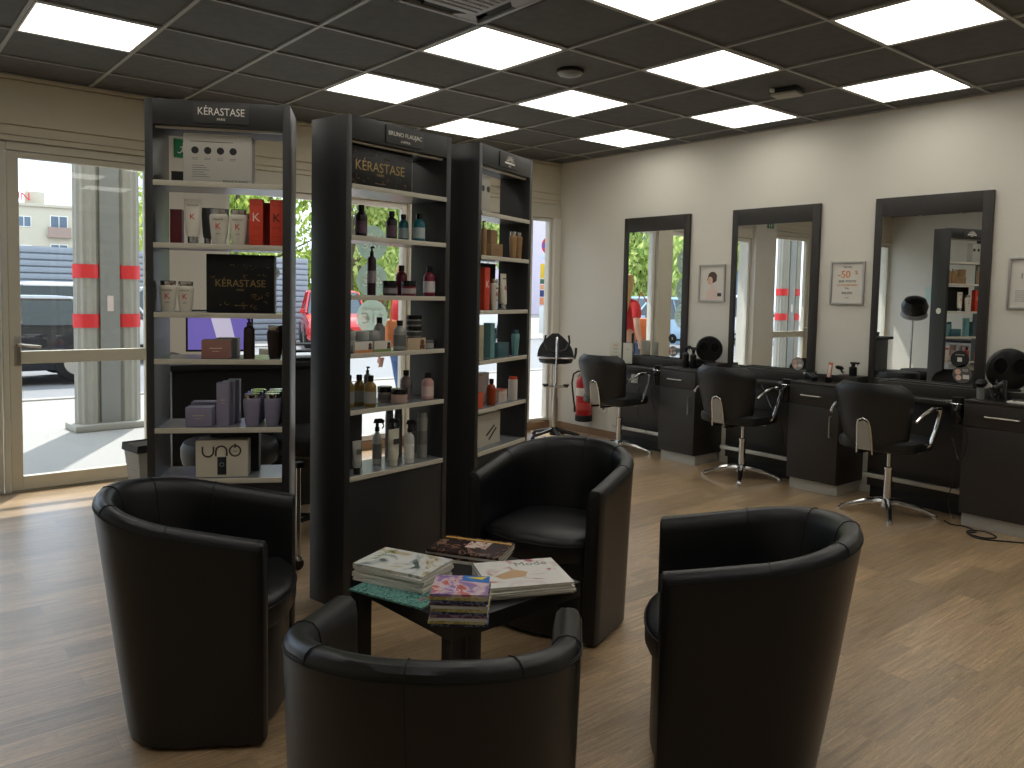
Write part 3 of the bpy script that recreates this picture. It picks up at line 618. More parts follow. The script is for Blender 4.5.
# ------------------------------------------------------------------ tub armchairs
M_leather = mat('black_leather', (19, 19, 21), .31, bump=.3, bscale=420, var=.1, vscale=12)
M_stitch = mat('leather_seam', (13, 13, 14), .6)
def tub_chair(label):
    t = thing('tub_armchair', label, 'armchair', group='black tub armchairs round the low table')
    Rr, XF, th = .315, .27, .066
    st = []  # plan stations: base point, outward normal, s in 0..1 (0 tip, 1 back)
    n1, n2 = 8, 26
    for i in range(n1): st.append(((XF-XF*i/n1, -Rr), (0, -1)))
    for i in range(n2+1):
        a = -PI/2-PI*i/n2; st.append(((Rr*.95*math.cos(a), Rr*math.sin(a)), (math.cos(a), math.sin(a))))
    for i in range(1, n1+1): st.append(((XF*i/n1, Rr), (0, 1)))
    def hh(x): 
        s_ = min(1, max(0, (XF-x)/(XF+Rr))); return .646+.104*(s_**1.05)
    def pos(p, nn, o, z, h):
        q = z/.74
        x = p[0]-nn[0]*o; y = p[1]-nn[1]*o
        if p[0] < 0: x *= .62+.38*q**.9
        x -= 0 
        y *= .955+.045*q
        return (x, y, z)
    def prof(h, k=0):
        P = [(0, .015), (0, .15), (0, .3), (0, .45), (-.001, h-.07), (-.001, h-.03), (.004, h-.013), (.015, h-.003), (.032, h), (.048, h-.005), (.06, h-.02), (th, h-.05), (th+.004, h-.14), (th+.006, .42), (th+.006, .3), (th, .015)]
        if k:
            cx, cz = th/2, h/2
            P = [(min(max(o, k), th+.006-k), min(max(z, .015+k*.3), h-k)) for o, z in P]
        return P
    rings = []
    p0, nn0 = st[0]; h0 = hh(p0[0])
    rings.append([pos((p0[0]+.02, p0[1]), nn0, o, z, h0) for o, z in prof(h0, .02)])
    rings.append([pos((p0[0]+.014, p0[1]), nn0, o, z, h0) for o, z in prof(h0, .007)])
    for p, nn in st:
        h = hh(p[0]); rings.append([pos(p, nn, o, z, h) for o, z in prof(h)])
    p0, nn0 = st[-1]
    rings.append([pos((p0[0]+.014, p0[1]), nn0, o, z, h0) for o, z in prof(h0, .007)])
    rings.append([pos((p0[0]+.02, p0[1]), nn0, o, z, h0) for o, z in prof(h0, .02)])
    B().loft(rings).done('shell', M_leather, t)
    # seams: round the outer rim and across it
    b = B()
    b.tube([pos(p, nn, -.0015, hh(p[0])-.03, 0) for p, nn in st], .0022, 5)
    b.tube([pos(p, nn, -.0008, hh(p[0])-.024, 0) for p, nn in st], .0012, 5)
    N = len(st)
    for i in (8, 15, 21, 27, N-9):
        if i == 17 or i == 25: pass
        p, nn = st[i]; h = hh(p[0])
        pr_ = prof(h)
        pts = [pos(p, nn, o+(-.0006 if j < 9 else .0006), z+(.0008 if 6 <= j <= 10 else 0), h) for j, (o, z) in enumerate(pr_) if 5 <= j <= 13]
        if i == 21: pts = [pos(p, nn, -.001, z_, h) for z_ in (.02, .2, .4, .6)]+pts
        b.tube(pts, .0018, 5)
    b.done('stitching', M_stitch, t)
    # seat
    def D(x0, xf, wy, bulge, z):
        pts = []
        for i in range(17):
            a = PI/2+PI*i/16; pts.append((x0+(.235+.0)*math.cos(a)*.70, wy*math.sin(a), z))
        for i in range(13):
            q = -1+2*i/12; pts.append((xf+bulge*(1-abs(q)**2.6), wy*q, z))
        return pts
    def ins(ring, k, dz): 
        cx, cy = .06, 0
        return [((x-cx)*k+cx, (y-cy)*k+cy, z+dz) for x, y, z in ring]
    base = D(-.0, .25, .228, .055, 0)
    B().loft([ins(base, .99, .02), ins(base, 1, .03), ins(base, 1, .31), ins(base, .985, .325)]).done('seat_base', M_leather, t)
    cu = D(.0, .255, .229, .075, 0)
    B().loft([ins(cu, .97, .327), ins(cu, 1, .345), ins(cu, 1.0, .395), ins(cu, .985, .415), ins(cu, .93, .43), ins(cu, .75, .442), ins(cu, .4, .45), ins(cu, .05, .451)]).done('seat_cushion', M_leather, t)
    B().tube([(x, y, z) for x, y, z in ins(cu, 1.003, .398)][17:], .003, 6).done('cushion_piping', M_stitch, t)
    for sx_, sy_ in ((.2, .24), (.2, -.24), (-.08, .15), (-.08, -.15)):
        B().cyl(sx_, sy_, 0, .02, .018, 12).done('foot', M_blackm, t)
    return t
ch = tub_chair('black leather tub armchair at the left, seen from its back and side')
def chair_at(t, tx, ty, ang):  # tx,ty = mid of the arm tips
    a = R(ang); t.location = (tx-.28*math.cos(a), ty-.28*math.sin(a), 0); t.rotation_euler = (0, 0, a)
chair_at(ch, -1.398, -.76, -33)
c2 = copy_tree(ch); c2['label'] = 'black leather tub armchair in the foreground, seen from behind, cut by the lower edge'; chair_at(c2, -1.358, -1.727, 45.5)
c3 = copy_tree(ch); c3['label'] = 'black leather tub armchair at the right, its back towards the styling stations'; chair_at(c3, -.552, -1.722, 130)
c4 = copy_tree(ch); c4['label'] = 'black leather tub armchair in front of the right shelf unit, seat facing the table'; chair_at(c4, -.36, -.872, 201)

# ------------------------------------------------------------------ low table and magazines
tb = thing('coffee_table', 'low square black table covered with stacks of magazines', 'table', (-1.186, -1.479, 0), R(3.5))
M_lack = mat('black_lacquer', (24, 23, 23), .38)
B().box(0, .55, 0, .55, .4, .45, .002).done('tabletop', M_lack, tb)
for x_ in (.002, .498):
    for y_ in (.002, .498): B().box(x_, x_+.05, y_, y_+.05, 0, .3995, .001).done('leg', M_lack, tb)
def cover_mat(name, cols, scale=14, seed=0):
    m = bpy.data.materials.new(name); m.use_nodes = True; nt = m.node_tree; b = nt.nodes['Principled BSDF']; b.inputs['Roughness'].default_value = .25
    tc = nt.nodes.new('ShaderNodeTexCoord'); mp = nt.nodes.new('ShaderNodeMapping'); mp.inputs['Location'].default_value = (seed*3.1, seed*1.7, seed)
    n = nt.nodes.new('ShaderNodeTexNoise'); n.inputs['Scale'].default_value = scale; n.inputs['Detail'].default_value = 3; n.inputs['Distortion'].default_value = 1.5
    cr = nt.nodes.new('ShaderNodeValToRGB'); cr.color_ramp.interpolation = 'CONSTANT' if scale > 30 else 'EASE'
    e = cr.color_ramp.elements; e[0].color = srgb(cols[0]); e[0].position = .3; e[1].color = srgb(cols[-1]); e[1].position = .68
    for i, c in enumerate(cols[1:-1]): x = e.new(.3+.38*(i+1)/(len(cols)-1)); x.color = srgb(c)
    nt.links.new(tc.outputs['Object'], mp.inputs[0]); nt.links.new(mp.outputs[0], n.inputs[0]); nt.links.new(n.outputs['Fac'], cr.inputs[0]); nt.links.new(cr.outputs[0], b.inputs['Base Color'])
    return m
M_pages = mat('page_edges', (206, 200, 186), .7, var=.12, vscale=300)
def magazine(x, y, z, ang, w_, l_, th, cm, label, group, deco=None):
    t = thing('magazine', label, 'magazine', (x, y, z), R(ang), group)
    B().box(-w_/2+.001, w_/2-.002, -l_/2+.0015, l_/2-.0015, .0006, th-.0006).done('pages', M_pages, t, smooth=False)
    b = B().box(-w_/2, w_/2, -l_/2, l_/2, 0, .0006); b.box(-w_/2, w_/2, -l_/2, l_/2, th-.0006, th); b.box(-w_/2, -w_/2+.001, -l_/2, l_/2, 0, th)
    b.done('cover', cm, t, smooth=False)
    if deco: deco(t, th)
    return t
def stack(n, x, y, z, ang, w_, l_, ths, cms, who, group, top=None, jit=3):
    rd = random.Random(n*7+len(who))
    for i in range(n):
        th = ths[i % len(ths)]; last = i == n-1
        where = 'topmost' if last else ('bottom' if i == 0 else '%s from the bottom' % ('', 'second', 'third', 'fourth', 'fifth', 'sixth', 'seventh', 'eighth', 'ninth', 'tenth', 'eleventh')[i])
        magazine(x+(0 if last else rd.uniform(-.006, .006)), y+(0 if last else rd.uniform(-.006, .006)), z, ang+(0 if last else rd.uniform(-jit, jit)), w_, l_, th, cms[-1] if last else cms[i % (len(cms)-1)] if len(cms) > 1 else cms[0], '%s magazine, %s' % (who, where), group, top if last else None)
        z += th+.0006
TZ = .4507
cv = {k: cover_mat('cover_'+k, c, s, i) for i, (k, c, s) in enumerate([
 ('white', [(214, 210, 202), (222, 218, 210)], 5), ('street', [(86, 100, 96), (176, 182, 182), (214, 216, 214), (206, 206, 200), (190, 176, 150), (96, 120, 60)], 9),
 ('dark', [(36, 28, 30), (64, 46, 42), (40, 32, 34), (130, 100, 84), (30, 26, 28)], 18), ('comic', [(140, 110, 160), (160, 130, 178), (214, 190, 196), (196, 104, 84), (160, 120, 170)], 12),
 ('teal', [(40, 90, 90), (110, 160, 150), (60, 120, 120), (190, 210, 200)], 70), ('dress', [(176, 110, 116), (214, 200, 196), (222, 220, 214), (220, 218, 212), (224, 220, 214), (216, 208, 206)], 8),
 ('blue', [(60, 64, 90), (120, 124, 140), (70, 60, 80)], 40), ('yellow', [(180, 160, 90), (200, 190, 140), (150, 90, 70)], 40), ('plum', [(110, 76, 100), (160, 130, 144), (140, 110, 90)], 40)])}
ttl = lambda s_, x, y, a, col, size: (lambda t, th: text(s_, size, C3(col), t, (x, y, th+.0003), (0, 0, a), ext=.0002))
# table-space placement, angles from the edges seen on the top faces
magazine(-1.145, -1.16, TZ, 20, .21, .29, .006, cv['teal'], 'teal patterned magazine under the left stack, sticking out', 'loose magazines', ttl('Magazine', 0, -.105, 0, (150, 50, 60), .034))
stack(6, -1.103, -1.078, TZ+.0066, 25, .19, .27, [.009, .008, .0095], [cv['white'], cv['street']], 'white spined magazine of the left stack', 'magazines in the left stack', ttl('la mode', .02, .1, 0, (90, 120, 50), .03))
stack(4, -.777, -1.02, TZ, 32, .185, .275, [.009, .0085], [cv['white'], cv['dark'], cv['dark']], 'dark covered magazine of the rear stack', 'magazines in the rear stack', lambda t, th: [B().box(-.02, .06, -.06, .02, th, th+.0003).done('printed_picture', cover_mat('pic_red', [(190, 50, 50), (220, 200, 190), (60, 40, 40)], 25, 9), t), B().box(.065, .08, -.13, .13, th, th+.0003).done('yellow_stripe', C3((190, 150, 60)), t)])
stack(11, -1.128, -1.438, TZ, 49, .155, .165, [.009, .007, .0085], [cv['blue'], cv['yellow'], cv['white'], cv['plum'], cv['comic']], 'small thick magazine of the front stack', 'small magazines in the front stack', lambda t, th: [B().prism([(.02, -.082), (.0775, -.082), (.0775, .0), (.035, -.0)], th, th+.0003).done('blue_corner', C3((36, 110, 190)), t), B().prism([(.045, -.06), (.072, -.075), (.06, -.01)], th+.0003, th+.0006).done('yellow_shape', C3((230, 205, 50)), t), text('Comics', .026, C3((226, 210, 226)), t, (-.03, .03, th+.0003), (0, 0, 1.0), ext=.0002)], jit=2)
stack(5, -.81, -1.345, TZ, -24, .28, .24, [.008, .007, .0075], [cv['white'], cv['dress']], 'white magazine of the right stack', 'magazines in the right stack', lambda t, th: [text('Mode', .05, C3((80, 76, 74)), t, (.05, .075, th+.0003), (0, 0, 0), ext=.0002), B().prism([(-.1, -.02), (-.02, .03), (.02, .0), (-.0, -.04), (-.08, -.05)], th, th+.0003).done('printed_figure', C3((196, 160, 120)), t)])

# ------------------------------------------------------------------ styling stations
M_mirror = mat('mirror_glass', (236, 238, 238), .005, metal=1)
def station(y0, y1, cab_y, label):
    t = thing('styling_station', label, 'styling station', (XR, (y0+y1)/2, 0), 0, 'wall-mounted styling stations with mirrors')
    hw = (y1-y0)/2
    b = B()
    D_ = .03
    b.box(-D_, -.001, -hw, -hw+.062, .79, 2.145, .002); b.box(-D_, -.001, hw-.045, hw, .79, 2.145, .002)
    b.box(-D_, -.001, -hw+.062, hw-.045, 2.012, 2.145, .002); b.box(-D_, -.001, -hw+.062, hw-.045, .79, .852, .002)
    b.done('mirror_frame', M_dark, t)
    B().box(-.018, -.002, -hw+.06, hw-.043, .85, 2.014).done('mirror', M_mirror, t, smooth=False)
    lo = -hw+.005 if cab_y is None else cab_y-(y0+y1)/2
    B().box(-.13, -.001, lo, hw-.08, .085, .74, .002).done('back_panel', M_dark, t)
    B().box(-.12, -.02, lo+.02, hw-.1, .0, .0845, .001).done('plinth', M_blackm, t)
    s = B().box(-.3, -.001, lo, hw-.07, .742, .77, .002).done('shelf', M_dark, t)
    b = B(); b.box(-.16, -.145, lo, hw-.14, .771, .85, .002); b.box(-.1445, -.032, hw-.155, hw-.14, .771, .85, .002); b.done('tray_rim', M_dark, s)
    fr = B().box(-.235, -.21, lo+.03, hw-.1, .165, .195, .003); fr.box(-.21, -.131, lo+.06, lo+.085, .172, .19, .001); fr.box(-.21, -.131, hw-.14, hw-.115, .172, .19, .001); fr.done('footrest', M_steel, t)
    B().box(-.142, -.131, hw-.32, hw-.24, .6, .68, .002).done('socket', M_whitep, t)
    return t
station(1.179, 1.949, 1.17, 'dark framed mirror station nearest the fire extinguisher')
station(-.056, .731, -.065, 'dark framed mirror station in the middle of the wall')
station(-1.261, -.486, -1.275, 'dark framed mirror station at the right, reflecting a shelf unit')
def cabinet(y0, y1, label, over=0, cut=False):
    t = thing('storage_cabinet', label, 'cabinet', (XR, y0, 0), 0, 'low storage cabinets between the mirrors')
    W = y1-y0
    B().box(-.37, -.002, 0, W, .085, .788, .002).done('body', M_dark, t)
    B().box(-.385, -.002, -.002, W+.002, .789, .803, .002).done('worktop', M_dark, t)
    B().box(-.34, -.02, .012, W-.004, .0, .0845, .001).done('plinth', mat('plinth_grey', (186, 182, 174), .4), t)
    d = B().box(-.386, -.3705, .002, W-.002, .64, .786, .002).done('drawer', M_dark, t)
    h = B().tube([(-.387, W*.33, .712), (-.41, W*.33, .712), (-.41, W*.73, .712), (-.387, W*.73, .712)], .005, 8); h.done('handle', M_steel, d)
    d = B().box(-.386, -.3705, .002, W-.002, .09, .637, .002).done('door', M_dark, t)
    h = B().tube([(-.387, W*.14, .43), (-.41, W*.14, .43), (-.41, W*.14, .58), (-.387, W*.14, .58)], .005, 8); h.done('handle', M_steel, d)
    # raised box along the wall with an open tray
    b = B(); b.box(-.165, -.15, -over, W, .804, .856, .002); b.box(-.1495, -.002, -over, .17, .804, .856, .002); b.box(-.1495, -.032, W-.015, W, .804, .856, .002); b.done('raised_ledge', M_dark, t)
    return t
cabinet(.784, 1.166, 'dark storage cabinet left of the middle mirror, with the round hand mirror', .05)
cabinet(-.467, -.075, 'dark storage cabinet between the middle and right mirrors', .012)
cabinet(-1.76, -1.285, 'dark storage cabinet at the right edge of the view', .012)

def hand_mirror(x, y, z, r, label):
    t = thing('hand_mirror', label, 'mirror', (x, y, z), R(-52), 'round black back-view mirrors')
    Mx = T(0, 0, r) @ Rot('X', PI/2)
    B().lathe([(0, -.022), (r*.5, -.026), (r*.9, -.02), (r, 0), (r*.95, .014), (r*.9, .018), (0, .018)], 40, Mx).done('disc', M_black, t)
    for sx_ in (-1, 1):
        b = B(); b.lathe([(0, .0195), (r*.3, .0195)], 28, Mx @ T(sx_*r*.42, r*.15, 0) @ Matrix.Diagonal((1, 1.25, 1, 1))); b.done('finger_opening', mat('opening_dark', (4, 4, 4), .9), t)
        b = B().tube([(sx_*r*.42+r*.31*math.cos(q*PI/12), r*.15+r*.39*math.sin(q*PI/12), .02) for q in range(24)], .004, 6, closed=True, M=Mx); b.done('opening_rim', M_black, t)
    B().box(-r*.5, r*.5, -.03, .03, 0, .014, .003).done('stand', M_blackm, t)
    return t
hand_mirror(3.13, .855, .858, .112, 'round black back-view mirror on the cabinet between the left and middle mirrors')
hand_mirror(3.12, -1.44, .858, .135, 'round black back-view mirror on the rightmost cabinet')

def sticker(x, y, z, r, ang, label, col, deco=None, flipside=False, group='round stickers', m=None):
    t = thing('sticker', label, 'sticker', (x, y, z), ang, group)
    B().cyl(0, 0, 0, .0012, r, 36, M=Rot('X', PI/2)).done('disc', m or C3(col, rough=.5), t)
    if deco: deco(t, r)
    return t
def st_text(lines, col):
    def fn(t, r):
        for i, (s_, sz, z_) in enumerate(lines): text(s_, sz*r, C3(col), t, (0, -.0016, z_*r), ext=.0002)
    return fn
# mirror stickers face -X: rz = -90deg
def st_photo(t, r):
    B().cyl(0, 0, 0, .0008, r*.32, 20, M=T(-r*.45, -.0013, r*.25) @ Rot('X', PI/2)).done('printed_face', C3((206, 160, 140)), t)
    B().cyl(0, 0, 0, .0008, r*.3, 20, M=T(-r*.35, -.0013, -r*.4) @ Rot('X', PI/2)).done('printed_shoulder', C3((214, 180, 164)), t)
    b = B().box(r*.1, r*.75, -.0018, -.0013, -r*.5, -r*.05); b.done('printed_square', C3((214, 208, 200)), t)
    b = B().box(r*.0, r*.6, -.0018, -.0013, r*.35, r*.42); b.box(r*.0, r*.6, -.0018, -.0013, r*.5, r*.57); b.done('printed_text_line', C3((190, 186, 180)), t)
XM = XR-.0195
sticker(XM, 1.325, .915, .048, -PI/2, 'round photo sticker low on the left mirror', (120, 112, 106), st_photo)
sticker(XM, 1.335, 1.03, .044, -PI/2, 'round black sticker on the left mirror above the photo one', (20, 20, 20), st_text([('R', .7, 0)], (220, 220, 216)))
sticker(XM, .085, .905, .05, -PI/2, 'round photo sticker low on the middle mirror', (150, 140, 134), st_photo)
sticker(XM, -1.125, .93, .06, -PI/2, 'round photo sticker at the bottom right of the right mirror', (88, 84, 82), st_photo)
sticker(XM, -1.105, 1.03, .058, -PI/2, 'round black sticker at the right of the right mirror', (24, 24, 24), lambda t, r: [B().box(-r*.25, r*.25, -.0018, -.0013, -r*.3, r*.2).done('printed_square', C3((210, 208, 200)), t), text('COIFFURE', r*.22, C3((200, 198, 190)), t, (0, -.0016, r*.5), ext=.0002)])

# framed posters on the white wall
M_sframe = mat('silver_frame', (176, 172, 166), .3, metal=.7)
def poster(y0, y1, z0, z1, label, deco):
    t = thing('framed_poster', label, 'poster', (XR, (y0+y1)/2, (z0+z1)/2), -PI/2, 'small framed posters on the white wall')
    w_, h = (y1-y0)/2, (z1-z0)/2
    b = B()
    for a in ((-w_, -w_+.014, -h, h), (w_-.014, w_, -h, h), (-w_+.014, w_-.014, -h, -h+.014), (-w_+.014, w_-.014, h-.014, h)): b.box(a[0], a[1], -.018, -.001, a[2], a[3], .002)
    b.done('frame', M_sframe, t)
    B().box(-w_+.012, w_-.012, -.006, -.001, -h+.012, h-.012).done('print', mat('poster_paper', (206, 202, 192), .4), t)
    deco(t, w_, h); return t
def d_woman(t, w_, h):
    def disc(nm, x, z, rx, rz, c, y=-.0066):
        B().cyl(0, 0, 0, .0004, 1, 28, M=T(x, y, z) @ Rot('X', PI/2) @ Matrix.Diagonal((rx, rz, 1, 1))).done(nm, C3(c), t)
    disc('printed_hair', .005, .055, .046, .042, (74, 50, 42)); disc('printed_hair', -.0, .03, .05, .03, (84, 56, 46), -.0064)
    disc('printed_face', -.018, .02, .026, .034, (214, 176, 156), -.007); disc('printed_eye', -.024, .026, .008, .003, (50, 36, 34), -.0075); disc('printed_lips', -.03, .0, .007, .003, (170, 80, 76), -.0075)
    B().prism([(-.012, -.01), (.012, -.01), (.02, -.05), (.07, -.075), (.08, -h+.014), (-.06, -h+.014), (-.05, -.07), (-.01, -.05)], .0062, .0068, Rot('X', PI/2)).done('printed_shoulders', C3((212, 190, 180)), t)
    B().box(.06, .1, -.0078, -.0062, -.115, -.085).done('printed_badge', C3((50, 48, 48)), t)
poster(.798, 1.073, 1.375, 1.695, 'framed portrait of a short-haired person between the left and middle mirrors', d_woman)
def d_sale(t, w_, h):
    O = C3((206, 122, 40)); K = C3((110, 104, 98))
    text('-50', .075, O, t, (-.026, -.0068, .062)); text('%', .04, O, t, (.068, -.0068, .076))
    text('RENTRÉE', .016, C3((90, 84, 80)), t, (0, -.0068, .118)); text('SUR TOUTE', .026, K, t, (0, -.0068, .012)); text('LA COLORATION', .02, O, t, (0, -.0068, -.016)); text('Prix', .02, K, t, (0, -.0068, -.04)); text('SALON', .026, C3((60, 58, 56)), t, (0, -.0068, -.075)); text('www', .014, K, t, (0, -.0068, -.11))
poster(-.419, -.152, 1.377, 1.70, 'framed poster with orange -50% between the middle and right mirrors', d_sale)
def d_text(t, w_, h):
    K = C3((84, 80, 78))
    text('OFFRE', .03, K, t, (0, -.0068, .09)); text('1+1=1', .05, K, t, (0, -.0068, .045)); text('-50', .06, K, t, (0, -.0068, -.01))
    b = B()
    for i in range(6): b.box(-.09, .09-.01*(i % 2), -.0068, -.0062, -.05-.013*i, -.047-.013*i)
    b.done('printed_text_line', K, t)
poster(-1.63, -1.364, 1.375, 1.705, 'framed text poster right of the right mirror, cut by the edge', d_text)

# wall socket, thermostat
so = thing('wall_socket', 'white wall socket low beside the fire extinguisher', 'socket', (XR, 2.18, .29), -PI/2)
B().box(-.04, .04, -.011, -.0005, -.04, .04, .003).done('plate', M_whitep, so)
B().lathe([(.022, .0115), (.018, .013), (.012, .0125), (0, .0125)], 20, Rot('X', PI/2)).done('outlet', M_grey, so)

# fire extinguisher
fe = thing('fire_extinguisher', 'red fire extinguisher hanging on the white wall', 'fire extinguisher', (3.16, 2.38, .14))
M_red = mat('extinguisher_red', (176, 32, 34), .3)
B().lathe([(.078, .055), (.08, .06), (.08, .385), (.074, .42), (.05, .455), (.026, .47), (.026, .49)], 32).done('cylinder', M_red, fe)
B().lathe([(.074, .0), (.084, .006), (.084, .06), (.079, .066)], 32).done('base_ring', M_blackm, fe)
b = B(); b.lathe([(.0805, .26), (.0805, .34)], 32); b.done('label', C3((214, 206, 196)), fe)
b = B(); b.lathe([(.0806, .12), (.0806, .19)], 32); b.done('instruction_label', mat('lab_red', (188, 70, 66), .5), fe)
b = B().cyl(0, 0, .485, .515, .018, 14); b.tube([(0, 0, .515), (-.04, -.03, .545), (-.07, -.05, .54)], .008, 8); b.tube([(0, 0, .5), (-.04, -.03, .51), (-.075, -.055, .5)], .007, 8); b.done('valve_handle', M_chrome, fe)
b = B().tube([(-.0, .02, .5), (-.02, .07, .5), (-.05, .105, .47), (-.06, .115, .38), (-.05, .11, .28), (-.04, .1, .18), (-.03, .096, .12)], .009, 10); b.done('hose', M_black, fe)
B().lathe([(.008, .08), (.013, .1), (.013, .13), (.009, .135)], 12, T(-.03, .096, 0)).done('nozzle', M_black, fe)
B().box(.082, .0895, -.03, .03, .25, .45, .001).done('bracket', M_grey, fe)

# ------------------------------------------------------------------ salon chairs
M_vinyl = mat('black_vinyl', (26, 26, 27), .4, bump=.2, bscale=300)
def bez(p0, p1, p2, n=8): 
    p0, p1, p2 = map(Vector, (p0, p1, p2)); return [((1-t)**2*p0+2*t*(1-t)*p1+t*t*p2)[:] for t in [i/n for i in range(n+1)]]
def salon_chair(label):
    bx = .035
    t = thing('salon_chair', label, 'salon chair', group='black hydraulic salon chairs at the mirrors')
    # seat
    rings = []
    for k, z in ((.9, .455), (.98, .465), (1, .49), (.99, .52), (.93, .535), (.6, .542), (.1, .543)):
        ring = []
        for i in range(32):
            a = 2*PI*i/32; c, s_ = math.cos(a), math.sin(a)
            rx = .235*abs(c)**.5*(1 if c > 0 else -1); ry = .25*abs(s_)**.5*(1 if s_ > 0 else -1)
            ring.append((-.03+rx*k, ry*k, z))
        rings.append(ring)
    B().loft(rings).done('seat', M_vinyl, t)
    # backrest: a curved, slightly reclined pad, wider at the top
    rings = []; nz, ny = 12, 17
    def pt(u, v, side):
        z = .49+.405*v; hw = (.2+.072*v)*(1-.3*max(0, (v-.72)/.28)**2.6)*(1-.18*max(0, (.15-v)/.15)**2)
        y = hw*math.sin(u*1.15)/math.sin(1.15); cur = .115*(1-math.cos(u*1.15))/(1-math.cos(1.15))
        x = -.275-.085*v+cur
        return (x+side, y, z)
    for j in range(nz+1):
        v = j/nz; e = min(v, 1-v)*nz; th = .058*min(1, .35+e*.5)
        z_in = 0
        row = []
        for i in range(ny): u = -1+2*i/(ny-1); k = min(1, .3+(1-abs(u))*3); row.append(pt(u*(1 if e > 0 else .93), v, -th/2*k))
        for i in range(ny-1, -1, -1): u = -1+2*i/(ny-1); k = min(1, .3+(1-abs(u))*3); row.append(pt(u*(1 if e > 0 else .93), v, th/2*k))
        rings.append(row)
    B().loft(rings).done('backrest', M_vinyl, t)
    # chrome bracket on the rear
    b = B(); pts = []
    xb = lambda v: -.275-.085*v-.033
    pl = [(-.055, -.08), (-.055, .2), (-.045, .27), (-.02, .305), (.02, .305), (.045, .27), (.055, .2), (.055, -.08)]
    b.tube([(xb(max(0, z_)/.405), y_, .49+z_) for y_, z_ in [(-.05, -.045), (-.046, .05), (-.042, .13), (-.032, .17), (0, .185), (.032, .17), (.042, .13), (.046, .05), (.05, -.045)]], .0065, 8)
    b.done('back_bracket', M_chrome, t)
    B().prism([(-.042, -.02), (.042, -.02), (.038, .12), (.028, .16), (0, .172), (-.028, .16), (-.038, .12)], 0, .004, T(-.3105, 0, .49) @ Rot('Y', -.2) @ Rot('Z', -PI/2) @ Rot('X', PI/2)).done('bracket_plate', mat('bracket_grey', (150, 146, 138), .5), t)
    b = B().tube([(-.306, -.05, .445), (-.2, -.05, .44), (0, -.03, .44)], .008, 8); b.tube([(-.306, .05, .445), (-.2, .05, .44), (0, .03, .44)], .008, 8); b.box(-.1, .08, -.09, .09, .43, .4545, .003); b.done('seat_frame', M_blackm, t)
    for s_ in (-1, 1):
        pts = bez((-.23, s_*.275, .675), (-.1, s_*.3, .765), (.06, s_*.295, .735), 9)+bez((.065, s_*.294, .725), (.08, s_*.285, .68), (.02, s_*.262, .51), 7)
        b = B().tube(pts, [.010]*3+[.013]*5+[.012]*(len(pts)-8), 10); b.tube([(.02, s_*.262, .507), (.01, s_*.2, .45), (.0, s_*.08, .443)], .01, 8)
        b.done('armrest', M_chrome, t)
    b = B().cyl(bx, 0, .07, .31, .026, 20); b.cyl(bx, 0, .31, .43, .014, 16); b.lathe([(.03, .3), (.03, .315), (.015, .32)], 20, T(bx, 0, 0)); b.done('gas_column', M_chrome, t)
    b = B()
    for k in range(4):
        a = PI/4+k*PI/2+R(-16)
        pts = [(bx+r_*math.cos(a), r_*math.sin(a), z_) for r_, z_ in ((.01, .085), (.06, .085), (.14, .07), (.22, .045), (.285, .022))]
        b.tube(pts, [.028, .026, .021, .017, .014], 10)
        b.cyl(bx+.285*math.cos(a), .285*math.sin(a), 0, .02, .018, 12)
    b.lathe([(.04, .05), (.042, .1), (.03, .11)], 20, T(bx, 0, 0)); b.done('star_base', M_chrome, t)
    return t
s1 = salon_chair('black salon chair at the left mirror beside the fire extinguisher'); s1.location = (2.765, 1.555, 0); s1.rotation_euler = (0, 0, R(5))
s2 = copy_tree(s1); s2['label'] = 'black salon chair in front of the middle mirror'; s2.location = (2.815, .30, 0); s2.rotation_euler = (0, 0, R(2))
s3 = copy_tree(s1); s3['label'] = 'black salon chair in front of the right mirror, nearest the viewer'; s3.location = (2.725, -.885, 0); s3.rotation_euler = (0, 0, R(0))
# tall child barber stool
bs = thing('barber_stool', 'tall chrome stool with black bucket seat and curved handles in the far corner', 'stool', (2.80, 2.42, 0), R(-130))
b = B()
for k in range(5):
    a = 2*PI*k/5+.25; b.tube([(r_*math.cos(a), r_*math.sin(a), z_) for r_, z_ in ((.02, .085), (.12, .06), (.25, .03))], [.02, .018, .014], 8); b.cyl(.25*math.cos(a), .25*math.sin(a), 0, .025, .02, 10)
b.lathe([(.045, .03), (.045, .08), (.03, .11)], 18); b.done('star_base', M_blackm, bs)
b = B().cyl(0, 0, .08, .4, .03, 20); b.cyl(0, 0, .4, .735, .02, 16); b.done('column', M_steel, bs)
rings = []
for k, z in ((.7, .735), (.95, .745), (1.03, .775), (1, .8), (.85, .805), (.3, .79), (.05, .788)):
    rings.append([(.01+.155*k*math.cos(2*PI*i/28), .165*k*math.sin(2*PI*i/28), z) for i in range(28)])
B().loft(rings).done('seat', M_vinyl, bs)
rings = []
for j in range(9):
    v = j/8; hw = .15*(1-v**2.2)+.03; z = .79+.23*v; row = []
    for i in range(11): u = -1+2*i/10; row.append((-.15-.03*v+.06*u*u*(1-v)-.012, hw*u, z))
    for i in range(10, -1, -1): u = -1+2*i/10; row.append((-.15-.03*v+.06*u*u*(1-v)+.018, hw*u, z))
    rings.append(row)
B().loft(rings).done('backrest', M_vinyl, bs)
b = B().tube([(.02, 0, .52), (.1, 0, .53), (.175, 0, .57), (.185, 0, .75), (.17, 0, .96), (.16, 0, 1.0)], .012, 10)
b.tube([(.12, -.12, .52), (.12, .12, .52)], .011, 8); b.tube([(.03, 0, .52), (.12, 0, .52)], .011, 8)
b.tube(bez((.17, -.17, .8), (.2, 0, .8), (.17, .17, .8), 8), .008, 8); b.done('handle_frame', M_chrome, bs)
b = B()
